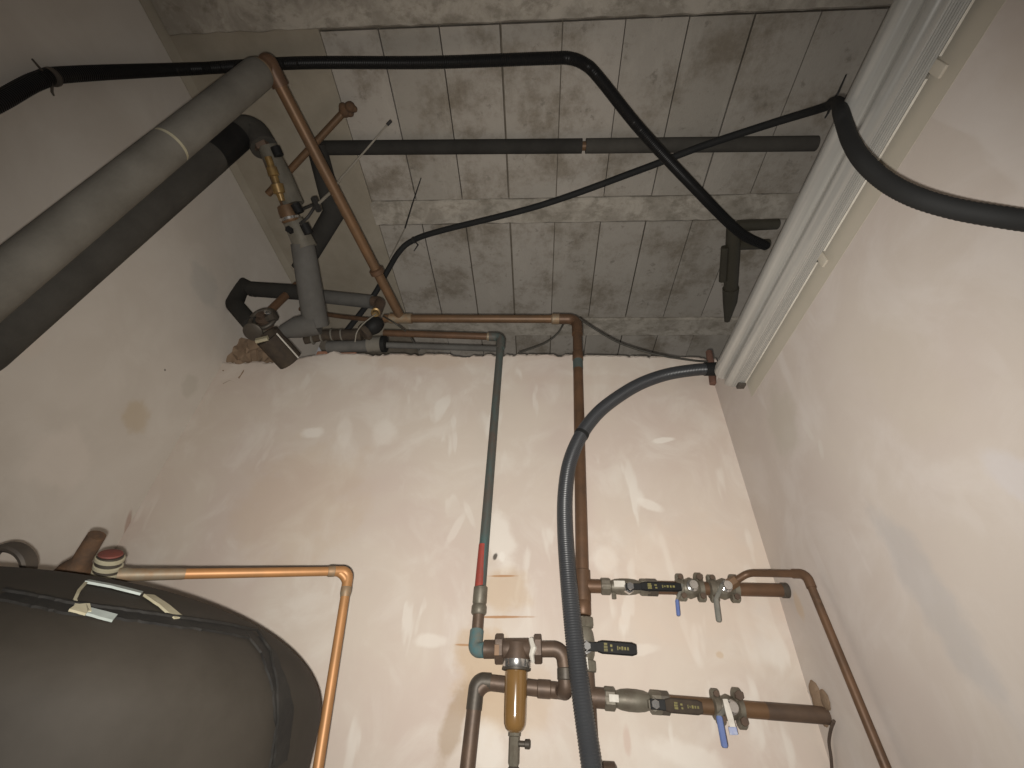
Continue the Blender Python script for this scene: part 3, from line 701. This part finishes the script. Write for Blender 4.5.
link('packing_nut', hexa(B(), rt, V((0, -1, 0)), .014, .014), 'valve', t)
lv, a = lever_handle(t, rt, (0, -1, 0), .022, hd, hd.length, .027, .004, 'black', 'foam_in')
print_marks(lv, a, hd, (0, -1, 0), hd.length, .40, .018)
lab(link('sticker', plate(B(), [va + ul * LV * .08 + V((0, -.025, .000)), va + ul * LV * .24 + V((0, -.025, .0))], (0, -1, 0), .014, .002), 'white', t), 'silver white sticker')
va = NL(712, 707, T2, l1)
t = clamp_tap('saddle_tap', va, ul, .0160, (NL(743, 709, T2, l1) - va).length, 'valve', 'tap with a blue lever and white tag clamped on the lower branch pipe',
          [AY(719, 716, 1.165), AY(725, 748, 1.16)], 'blue', .0125, [(.14, pi / 2 * .9, .011), (.16, -pi / 2 * .75, .012), (.85, pi / 2 * .85, .016), (.85, -pi / 2 * .9, .014)], None, 'blue lever sleeve', .30)
tg = link('tag_strap', plate(B(), [AY(725, 699, 1.165), AY(729, 713, 1.16), AY(733, 728, 1.158)], (0, -1, 0), [.010, .013, .012], .002), 'white', t)
tg['label'] = 'white plastic tag'
lab(link('tag_label', plate(B(), [AY(729, 731, 1.156), AY(737, 731, 1.156)], (0, -1, 0), .013, .003), 'labelblue', tg), 'pale blue label')
# rusty patch behind the end of the lower pipe, and the wire below it
bm = B(); g = AX(817, 704, .612)
for (px, py, r) in ((815, 693, .020), (819, 703, .024), (825, 700, .016), (822, 712, .022)):
    q = AX(px, py, .624); bmesh.ops.create_icosphere(bm, subdivisions=3, radius=r, matrix=Matrix.Translation(q) @ Matrix.Diagonal((.30, 1, 1.2, 1)))
rnd = random.Random(2)
for v in bm.verts: v.co += V((0, rnd.uniform(-.002, .002), rnd.uniform(-.002, .002)))
solo('wall_plug', bm, 'rubble', g, 'lumpy brown filler on the wall corner behind the lower pipe end', 'filler')
solo('thin_cable', tube(B(), spline([AX(834, 721, .61), AX(831, 729, .614), AX(829, 742, .617), AX(831, 757, .618), AX(832, 775, .618), AX(833, 820, .618)], 6), .0032, 8), 'brownwire', AX(833, 820, .618), 'thin brown cable hanging from the end of the lower branch pipe', 'cable')

# ------------------------------------------------------------------ verdigris pipe
g0 = AY(384, 333, 1.25); g1 = AY(501, 337, 1.24); g2 = AY(480.5, 590, 1.24); g3 = AY(476, 648, 1.24)
ug = (g1 - g0).normalized(); vg = (g2 - g1).normalized()
t = thing('copper_pipe', g3, 'green-tarnished copper pipe with a red painted patch dropping to the water filter', 'pipe')
lab(link('pipe', tube(B(), [g0, g1 - ug * .04], .0135, 20), 'copper_dark', t), 'brown horizontal length')
lab(link('solder_joint', lathe(B(), g1 - ug * .055, ug, [(0, .0138), (.003, .0165), (.02, .0165), (.024, .014)]), 'solder', t), 'grey soldered socket')
link('elbow', tube(B(), fillet([g1 - ug * .045, g1, g1 + vg * .06], .04, 10), .017, 20), 'verd', t)
link('pipe', tube(B(), [g1 + vg * .03, g2], .0138, 20), 'verd', t)
lab(link('painted_patch', tube(B(), [NL(484.5, 545, g1, g2) + V((-.003, -.0035, 0)), NL(481, 592, g1, g2) + V((-.003, -.0035, 0))], [.0115, .0130], 16), 'redpaint', t), 'red paint on the pipe')
dg = (g3 - g2).normalized()
link('coupling', lathe(B(), NL(480.5, 586, g2, g3), dg, [(0, .0145), (.004, .0182), (.040, .0182), (.044, .0165), (.05, .0195), (.064, .0195), (.068, .0165)]), 'valve', t)
lab(link('coupling_ring', lathe(B(), NL(479, 606, g2, g3), dg, [(0, .017), (.002, .0192), (.014, .0192), (.016, .017)]), 'teal', t), 'teal corroded ring')
link('pipe', tube(B(), [NL(478, 612, g2, g3), g3], .0145, 20), 'bronze', t)
w1 = AY(474, 649, 1.205); w2 = AY(500, 650, 1.205)
link('elbow', tube(B(), fillet([NL(477, 632, g2, g3) + V((0, -.01, 0)), AY(475, 650, 1.215), AY(485, 650, 1.205)], .022, 10), .0168, 20), 'teal', t)

# ------------------------------------------------------------------ water filter
FY = 1.20
m0 = AY(484, 649.5, FY); m1 = AY(541, 649, FY); um = (m1 - m0).normalized(); mc = AY(516.8, 649, FY)
ax = (AY(516.5, 720, FY) - AY(515.5, 650, FY)); axd = V((0, 0, -1))
t = thing('water_filter', V((mc.x, FY, mc.z - .32)), 'water filter with amber cup hanging under a brown pipe body', 'water filter')
bm = lathe(B(), m0, um, [(0, .019), (.03, .019), (.035, .0225), ((m1 - m0).length - .03, .0225), ((m1 - m0).length - .025, .019), ((m1 - m0).length, .019)], 24)
link('head', bm, 'bronze', t)
link('union_nut', hexa(B(), AY(495, 649, FY), um, .020, .0315), 'bronze', t)
link('union_nut', hexa(B(), AY(534, 649, FY), um, .018, .0305), 'bronze', t)
lab(link('nut_face', plate(B(), [AY(494.5, 650, FY - .0295), AY(499, 650, FY - .0295)], (0, -1, 0), .022, .002), 'copper', t), 'orange worn spot on the nut')
link('sealing_tape', tube(B(), [AY(531, 639, FY - .018), AY(533.5, 648, FY - .026), AY(531.5, 655, FY - .024), AY(533, 662, FY - .016)], [.006, .007, .006, .004], 8), 'white', t)
def down(d): return mc + axd * d
link('bell', lathe(B(), mc, axd, [(-.012, .026), (.004, .0285), (.014, .030), (.023, .0305)], 28), 'bronze', t)
lab(link('clamp_ring', lathe(B(), down(.021), axd, [(0, .028), (.001, .0325), (.015, .0325), (.017, .031)], 32), 'chrome', t), 'shiny metal ring')
link('ring_lip', lathe(B(), down(.037), axd, [(0, .030), (.001, .033), (.005, .033), (.006, .03)], 32), 'bronze_dark', t)
link('cup', lathe(B(), down(.042), axd, [(0, .0245), (.004, .0255), (.03, .0255), (.082, .0245), (.098, .0235), (.106, .020), (.112, .013), (.114, 0)], 32), 'amber', t)
link('drain_valve', lathe(B(), down(.153), axd, [(0, .0135), (.006, .0135), (.008, .0115), (.050, .0115), (.056, .009), (.062, .009)], 8), 'valve', t)
link('drain_knob', lathe(B(), down(.172) + V((.010, -.003, 0)), V((1, -.1, 0)), [(0, .005), (.012, .005), (.013, .008), (.022, .0085), (.024, .006)], 14), 'bronze_dark', t)
link('hose_tail', lathe(B(), down(.208), axd, [(0, .009), (.004, .0125), (.028, .012), (.032, .0085), (.09, .0075)], 14), 'steel', t)

# pipe looping from the filter to the bypass behind it
o0 = AY(541, 649, FY); o1 = AY(562.5, 649, FY); o2 = AY(566, 694, FY + .005); o3 = AY(566, 691, 1.245); o4 = AY(477, 681, 1.245); o5 = AY(464, 800, 1.245)
t = thing('bronze_pipe', o5, 'brown pipe looping back from the filter outlet, then down left of the amber cup', 'pipe')
link('pipe', tube(B(), fillet([o0 - um * .01, o1, AY(565.5, 672, FY)], .03, 10), .0170, 20), 'bronze', t)
link('coupling', lathe(B(), AY(565.3, 668, FY), V((0, 0, -1)), [(0, .017), (.002, .0188), (.022, .0188), (.024, .0165)]), 'bronze_dark', t)
link('elbow', tube(B(), fillet([AY(565.5, 676, FY), o2 + V((0, 0, .004)), o3 + V((-.01, .0, .0)), o3 + V((-.045, .0, .002))], [0, .02, .02, 0], 8), .0170, 20), 'bronze', t)
link('coupling', lathe(B(), AY(551, 689.5, 1.245), V((-1, 0, .02)), [(0, .017), (.002, .0188), (.03, .0188), (.032, .0165)]), 'bronze', t)
link('pipe', tube(B(), fillet([o3 + V((-.02, 0, 0)), o4, o5], .036, 12), .0168, 20), 'bronze', t)
link('elbow', tube(B(), fillet([AY(491, 682, 1.245), o4, o4 + (o5 - o4).normalized() * .055], .034, 10), .0182, 20), 'bronze_dark', t)

# ------------------------------------------------------------------ cables and conduits
def cable(name, pts, r, m, label, cat='cable', rib=True, smooth=True, n=8, depth=.0012, pitch=.006):
    q = spline(pts, n) if smooth else pts
    bm = ribbed(B(), q, r, pitch, depth) if rib else tube(B(), q, r, 12)
    return solo(name, bm, m, pts[-1], label, cat)
_c = AX(-40, 121, -1.19)
_e = _c - AX(0, 101, -1.19)
cond = [_c + _e * 9, _c + _e * 4, _c, AX(0, 101, -1.19), AX(40, 80, -1.195), AX(76, 74, -1.20)]
cond += [AZ(200, 68.5, 1.70), AZ(300, 63, 1.70), AZ(430, 62.5, 1.69), AZ(545, 58.5, 1.67), AZ(570, 58.5, 1.66), AZ(586, 65, 1.65), AZ(600, 79, 1.62), AZ(640, 129, 1.55), AZ(690, 183, 1.52), AZ(738, 231, 1.55), AZ(766, 246, 1.60)]
cable('black_conduit', cond, .0185, 'black_gloss', 'thick black conduit crossing the whole ceiling, with a sharp bend near the middle', 'conduit')
cab = [AY(338, 342, 1.36), AY(372, 298, 1.30), AY(388, 270, 1.24), AZ(399, 252, 1.66), AZ(412, 241, 1.69), AZ(440, 231, 1.69), AZ(540, 205.5, 1.675), AZ(640, 170, 1.665), AZ(700, 147, 1.66), AZ(770, 124, 1.62), AZ(822, 108, 1.52)]
cab += [AD(832, 102.5, 1.20), AD(838, 103, .95), AD(840.5, 111, .785), AD(845, 126, .745), AD(851, 142, .71), AD(863, 161, .665), AD(885, 181, .625), AD(915, 197, .585), AD(955, 209, .555), AD(1000, 217, .53), AD(1040, 222, .515), AD(1100, 224, .49)]
_h = cab[-1]; cab += [V((.585, _h.y - .25, _h.z - .16)), V((.60, _h.y - .6, _h.z - .42)), V((.60, _h.y - .9, _h.z - .80))]
cable('black_conduit', cab, .0125, 'hose_dark', 'thinner black conduit running diagonally over the ceiling, then curving past the lamp to the right', 'conduit', depth=.0006)
fx = [AY(716, 369, 1.22), AY(695, 370, 1.215), AY(665, 375, 1.21), AY(636, 386, 1.20), AY(607, 405, 1.19), AY(590, 422, 1.182), AY(578, 441, 1.175), AY(569, 465, 1.17), AY(565, 495, 1.168), AY(565, 530, 1.166), AY(568.5, 580, 1.16), AY(574.5, 640, 1.155), AY(582, 700, 1.15), AY(592, 770, 1.145), AY(600, 830, 1.14)]
t = thing('grey_conduit', fx[-1], 'thick grey flexible conduit arching from the lamp end and down the back wall', 'conduit')
q = spline(fx, 10)
link('conduit', ribbed(B(), q, .0212, .0055, .0013, 20), 'hose', t)
k = min(range(len(q)), key=lambda i: (q[i] - AY(582, 432, 1.178)).length)
link('joint_ring', lathe(B(), q[k], q[k + 1] - q[k], [(0, .021), (.001, .0225), (.012, .0225), (.013, .021)]), 'hose_dark', t)
link('end_cuff', lathe(B(), q[0] + (q[0] - q[1]).normalized() * .004, q[3] - q[0], [(0, .018), (.001, .0235), (.045, .0232), (.046, .021)]), 'hose_dark', t)

# thin wires over the wall edge
solo('thin_wire', tube(B(), spline([AY(579, 318, 1.21), AY(592, 327, 1.24), AY(620, 343, 1.26), AY(655, 354, 1.262), AY(690, 360, 1.262), AY(714, 362, 1.26)], 6), .0042, 8), 'wire', AY(714, 362, 1.26), 'thin dark wire sagging from the copper elbow to the lamp end', 'wire')
solo('thin_wire', tube(B(), spline([AY(565, 321, 1.245), AY(557, 334, 1.27), AY(545, 343, 1.30), AY(530, 349, 1.32), AY(518, 353, 1.33)], 6), .0036, 8), 'wire', AY(518, 353, 1.33), 'short thin wire curling down left of the copper elbow onto the wall edge', 'wire')
solo('thin_wire', tube(B(), spline([AY(383, 316, 1.19), AY(396, 324, 1.19), AY(408, 334, 1.25), AY(419, 351, 1.30)], 6), .0034, 8), 'wire', AY(419, 351, 1.30), 'short thin wire crossing both copper pipes near their left end', 'wire')
# ties with tails
def tie(name, c, d, r, tails, label, m='tie'):
    t = thing(name, c, label, 'cable tie')
    link('band', lathe(B(), V(c) - V(d).normalized() * .004, d, [(0, r), (.001, r + .002), (.008, r + .002), (.009, r)], 20), m, t)
    for tl in tails: link('tail', tube(B(), tl, [.0035] + [.003] * (len(tl) - 2) + [.002], 8), m, t)
    return t
cc = AX(52, 77, -1.196)
tie('cable_tie', cc, cond[5] - cond[4], .019, [[cc, AX(44, 73, -1.19), AX(32, 59, -1.185)], [cc, AX(52, 92, -1.19), AX(54, 96, -1.19)]], 'tie round the black conduit on the left wall, top left', 'steel')
cc = AD(831, 104, 1.24)
tie('cable_tie', cc, cab[10] - cab[9], .013, [[cc, AD(838, 93, 1.22), AD(846, 75, 1.22)], [cc, AD(828, 113, 1.24), AD(825, 118, 1.24)]], 'black tie on the diagonal conduit where it meets the lamp')
cc = AZ(414, 240, 1.69)
tt_ = tie('cable_tie', cc, cab[5] - cab[4], .0128, [[cc, AZ(418, 245, 1.68), AZ(414, 251, 1.68)], [AZ(405, 228, 1.69), AZ(412, 205, 1.69), AZ(421, 178, 1.69)]], 'tie with a long upright tail at the lower bend of the diagonal conduit')
link('tail', tube(B(), [AZ(390, 258, 1.69), AZ(405, 228, 1.69)], .0025, 8), 'paletie', tt_)

# ------------------------------------------------------------------ foam clad pipe across the ceiling
i0 = AZ(312, 148, 1.722); i1 = AZ(583, 146, 1.722); i2 = AZ(816, 143.5, 1.722); ui = (i1 - i0).normalized()
t = thing('insulated_pipe', i0, 'black foam-clad pipe running straight across under the ceiling blocks, with an angled left end', 'pipe')
link('insulation_sleeve', tube(B(), [i0, i1 - ui * .004], .0255, 24), 'foam_black', t)
link('insulation_sleeve', tube(B(), [i1 + ui * .010, i2], .0258, 24), 'foam_dark', t)
link('pipe', tube(B(), [i1 - ui * .02, i1 + ui * .03], .016, 16), 'copper', t)
j1 = AZ(334, 213, 1.64); j2 = AY(300, 270, 1.14)
link('insulation_sleeve', tube(B(), [AZ(316, 144, 1.705), j1, j2], [.036, .040, .036], 24), 'foam_black', t)
# rusty copper branch under the ceiling
r0 = AZ(268, 194, 1.57); r1_ = AZ(342, 114, 1.71)
t = thing('copper_pipe', r1_, 'short rusty copper pipe with a knobbly end pointing up at the ceiling', 'pipe')
link('pipe', tube(B(), [r0, r1_], .0125, 16), 'copper', t)
bm = B()
for (px, py, r) in ((345, 111, .022), (350, 107, .019), (343, 107, .015), (350, 113, .014), (354, 109, .012)):
    bmesh.ops.create_icosphere(bm, subdivisions=2, radius=r, matrix=Matrix.Translation(AZ(px, py, 1.715)))
link('knuckle', bm, 'rust', t)

# ------------------------------------------------------------------ the tangle in the left corner
YC = 1.16
t = thing('insulated_pipe', AY(238, 305, YC), 'hook-shaped dark foam sleeve bent round against the left wall corner', 'pipe')
mi = [AY(306, 292, YC), AY(249, 288, YC)]
link('insulation_sleeve', tube(B(), [AY(308, 293, YC), AY(251, 289, YC)], .031, 20), 'foam_black', t)
link('insulation_sleeve', tube(B(), [AY(256, 291, YC), AY(242, 284.5, YC + .005), AY(234, 304, YC), AY(252, 325, YC - .01)], [.026, .031, .032, .031], 20), 'foam_black', t)
link('core_pipe', tube(B(), [AY(250, 323, YC - .01), AY(262, 333, YC - .01)], .014, 14), 'valve', t)
# mixing valve
c = AY(263, 319, YC - .03)
t = thing('mixing_valve', c, 'round brass valve with chrome bits amid the foam sleeves in the left corner', 'valve')
ring = [c + V((math.cos(a) * .046, -.004 * math.sin(a), math.sin(a) * .046)) for a in [2 * pi * k / 28 for k in range(29)]]
link('ring', tube(B(), ring, .0085, 10, cap=False), 'bronze_dark', t)
link('body', lathe(B(), c + V((0, .035, 0)), V((0, -1, 0)), [(0, .026), (.02, .029), (.04, .026), (.045, .016), (.06, .016), (.062, .012)], 20), 'bronze', t)
link('side_port', lathe(B(), c + V((.022, -.005, -.004)), V((1, -.3, .25)), [(0, .016), (.014, .016), (.016, .020), (.034, .020), (.036, .014)], 6), 'bronze_dark', t)
lab(link('chrome_ring', lathe(B(), c + V((.032, -.028, .002)), V((.4, -1, .2)), [(0, .010), (.002, .013), (.006, .013), (.008, .010)], 20), 'chrome', t), 'chrome ring')
link('copper_arm', tube(B(), [AY(268, 313, YC - .01), AY(281, 300, YC - .005), AY(297, 285, YC)], .0155, 16), 'copper_dark', t)
link('flange', lathe(B(), AY(254, 331, YC - .03), V((.15, -.45, -1)), [(0, .030), (.004, .034), (.012, .034), (.016, .026)], 24), 'bronze_dark', t)
lab(link('clip', plate(B(), [AY(256, 341, YC - .06), AY(268, 338, YC - .06)], (0, -1, .3), .024, .012), 'cream', t), 'cream plastic clip')
# slit sleeve, open, leaning on the wall edge
t = thing('foam_sleeve', AY(290, 360, 1.21), 'black foam sleeve slit open, leaning on the plaster edge in the left corner', 'pipe insulation')
sa = AY(268, 337, 1.13); sb = AY(290, 361, 1.235); us = (sb - sa).normalized()
fr = frame(us, V((0, -1, .2)))
def half(bm, c0, c1, ro, ri, a0, a1, off):
    R_ = frame(c1 - c0, V((0, -1, .2))); rings = []
    for c_ in (c0, c1):
        o_ = []; 
        for k in range(13):
            a = a0 + (a1 - a0) * k / 12; o_.append(c_ + off + R_ @ V((0, math.cos(a) * ro, math.sin(a) * ro)))
        for k in range(13):
            a = a1 + (a0 - a1) * k / 12; o_.append(c_ + off + R_ @ V((0, math.cos(a) * ri, math.sin(a) * ri)))
        rings.append([bm.verts.new(q_) for q_ in o_])
    n = len(rings[0])
    for k in range(n): bm.faces.new((rings[0][k], rings[0][(k + 1) % n], rings[1][(k + 1) % n], rings[1][k]))
    bm.faces.new(rings[0]); bm.faces.new(list(reversed(rings[1])))
    return bm
link('sleeve_half', half(B(), sa, sb, .042, .030, pi * .5 + .02, pi * 1.45, fr @ V((0, -.004, 0))), 'foam_in', t)
link('sleeve_half', half(B(), sa + fr @ V((-.01, 0, 0)), sb, .042, .030, -pi * .45, pi * .5 - .06, fr @ V((0, .008, 0))), 'foam_in', t)
lab(link('slit_edge', plate(B(), [sa + fr @ V((0, .002, .041)), sb + fr @ V((0, .002, .041))], fr @ V((0, 0, 1)), .006, .003), 'white', t), 'pale torn adhesive edge')
# grey sleeve behind, to the small elbow with its bulb
t = thing('insulated_pipe', AY(384, 302, 1.26), 'short grey foam-clad pipe with a copper elbow behind the drop sleeve', 'pipe')
link('insulation_sleeve', tube(B(), [AY(318, 296, 1.26), AY(372, 302, 1.26)], .029, 20), 'foam_mid', t)
link('elbow', tube(B(), fillet([AY(364, 301, 1.26), AY(381, 301.5, 1.255), AY(376, 314, 1.22)], .03, 8), .021, 16), 'bronze', t)
link('nozzle', lathe(B(), AY(376, 311, 1.22), AY(374, 320, 1.17) - AY(376, 311, 1.22), [(0, .016), (.02, .018), (.022, .012), (.05, .011)], 12), 'brass', t)
solo('copper_pipe', tube(B(), spline([AY(300, 309, 1.30), AY(330, 315, 1.29), AY(362, 319, 1.27), AY(386, 321, 1.25)], 6), .0095, 12), 'copper_dark', AY(386, 321, 1.25), 'thin red-brown copper pipe passing behind the drop sleeve', 'pipe')
# bulb with straps
t = thing('valve_actuator', AY(374, 327, 1.19), 'black rounded valve head with thin wires beside the grey foam elbow', 'valve')
bm = B(); bmesh.ops.create_icosphere(bm, subdivisions=3, radius=.036, matrix=Matrix.Translation(AY(374, 326, 1.19)) @ frame(AY(382, 320, 1.19) - AY(366, 331, 1.19), (0, -1, 0)).to_4x4() @ Matrix.Diagonal((1.15, .85, .9, 1)))
link('head', bm, 'black', t)
link('grip_ring', lathe(B(), AY(367, 331, 1.185), AY(362, 334.5, 1.185) - AY(367, 331, 1.185), [(0, .03), (.004, .033), (.014, .033), (.02, .026)], 14), 'foam_in', t)
link('wire', tube(B(), spline([AY(376, 314, 1.15), AY(364, 323, 1.145), AY(357, 332, 1.15), AY(355, 342, 1.18)], 6), .0022, 8), 'paletie', t)
# strapped dark pipe lying along the wall edge
t = thing('insulated_pipe', AY(306, 341, 1.235), 'dark foam-wrapped pipe bound with ties, lying along the plaster edge', 'pipe')
sp = [AY(304, 341, 1.235), AY(325, 335, 1.235), AY(362, 335, 1.24)]
link('insulation_sleeve', tube(B(), sp, [.014, .021, .023], 16), 'foam_in', t)
for f in (.15, .32, .50, .66):
    c_ = sp[0].lerp(sp[1], f / .4) if f < .4 else sp[1].lerp(sp[2], (f - .4) / .6)
    link('strap', lathe(B(), c_, sp[2] - sp[0], [(0, .018), (.001, .0235), (.006, .0235), (.007, .018)], 16), 'foam_grey', t)
t = thing('insulated_pipe', AY(384, 347, 1.26), 'grey foam-clad pipe lying low on the wall edge under the black valve head', 'pipe')
link('insulation_sleeve', tube(B(), [AY(328, 347, 1.275), AY(368, 346, 1.275)], .024, 20), 'foam_mid', t)
link('coupling', tube(B(), [AY(368, 345, 1.265), AY(384, 344, 1.265)], .031, 20), 'foam_grey', t)
link('coupling_band', tube(B(), [AY(382, 344, 1.265), AY(386, 344, 1.265)], .033, 20), 'black', t)
link('pipe', tube(B(), [AY(384, 345, 1.275), AY(500, 349, 1.33)], .012, 14), 'foam_mid', t)

# ------------------------------------------------------------------ drain fitting at the right
t = thing('drain_pipe', AZ(733, 235, 1.72), 'olive-brown plastic pipe fitting under the ceiling beside the lamp', 'pipe')
y0_, y1_ = AZ(734, 228, 1.63), AZ(729, 318, 1.56)
link('pipe', tube(B(), [y0_, NL(731, 292, y0_, y1_)], .029, 20), 'olive', t)
link('spigot', tube(B(), [NL(731, 288, y0_, y1_), NL(730, 302, y0_, y1_), AZ(727, 321, 1.56)], [.034, .030, .012], 16), 'olive', t)
link('side_pipe', tube(B(), [AZ(725, 247, 1.61), AZ(722.5, 281, 1.58)], .0155, 14), 'olive', t)
link('arm', tube(B(), [AZ(737, 226, 1.63), AZ(777, 224, 1.66)], .0215, 16), 'olive', t)
link('arm', tube(B(), [AZ(738, 245, 1.62), AZ(768, 244, 1.64)], .0205, 16), 'olive', t)
# ------------------------------------------------------------------ batten lamp along the right wall
t = thing('batten_light', (.60, .36, CAM_H + .90), 'long unlit strip lamp with clear ribbed cover on top of right wall', 'lamp')
def lamp_profile():
    pts = [(.618, .8485)]
    n = 14
    for i in range(n + 1):                                # ribbed underside
        f = i / n; x = .612 - .028 * f; pts.append((x, .8440 + .0035 * f - (.0016 if i % 2 else 0)))
    for k in range(7):                                    # lower rounded edge
        a = -pi / 2 - k * (pi * .44) / 6; pts.append((.581 + .017 * math.cos(a), .8645 + .017 * math.sin(a)))
    pts += [(.5665, .870), (.569, .876), (.568, .881)]
    for k in range(9):                                    # upper lobe
        a = -pi * .62 - k * (pi * .62) / 8; pts.append((.563 + .020 * math.cos(a), .9035 + .022 * math.sin(a)))
    pts += [(.575, .945), (.60, .956), (.618, .956)]
    return pts
LP = lamp_profile()
def extrude(bm, prof, ys, inset=None):
    rings = []
    cx = sum(a for a, b in prof) / len(prof); cz = sum(b for a, b in prof) / len(prof)
    for y, s in ys:
        rings.append([bm.verts.new((min(.618, cx + (a - cx) * s), y, CAM_H + cz + (b - cz) * s)) for a, b in prof])
    n = len(prof)
    for a, b in zip(rings, rings[1:]):
        for k in range(n): bm.faces.new((a[k], a[(k + 1) % n], b[(k + 1) % n], b[k]))
    bm.faces.new(rings[0]); bm.faces.new(list(reversed(rings[-1]))); return bm
link('diffuser', extrude(B(), LP, [(-.42, .9), (-.40, 1), (1.04, 1)]), 'diffuser', t, sharp=25)
link('end_cap', extrude(B(), LP, [(1.04, 1.012), (1.07, 1.012), (1.085, .96), (1.092, .86)]), 'diffuser', t)
bm = B(); plate(bm, [(.6125, -.40, CAM_H + .8415), (.6125, .255, CAM_H + .8415)], (0, 0, -1), .004, .002); link('edge_strip', bm, 'white', t)
bm = B(); plate(bm, [(.6125, .285, CAM_H + .8415), (.6125, .605, CAM_H + .8415)], (0, 0, -1), .004, .002); plate(bm, [(.6125, .635, CAM_H + .8415), (.6125, 1.06, CAM_H + .8415)], (0, 0, -1), .004, .002); link('edge_strip', bm, 'white', t)
bm = B(); box(bm, (.604, 1.075, CAM_H + .842), (.022, .022, .012), bevel=.003); link('clip', bm, 'steel', t)
for cy in (.268, .62):
    bm = B(); box(bm, (.6125, cy, CAM_H + .832), (.005, .018, .032), bevel=.001); lab(link('clip', bm, 'glow_and_clip', t), 'pale mounting clip')
# broken bits below the end of the lamp
bm = B(); tube(bm, [AY(709, 352, 1.265), AY(712, 372, 1.262), AY(713, 384, 1.266)], [.012, .014, .012], 10)
solo('pipe_stub', bm, 'bracket', AY(713, 384, 1.266), 'small red-brown stub behind the arched conduit end in the right corner', 'pipe stub')
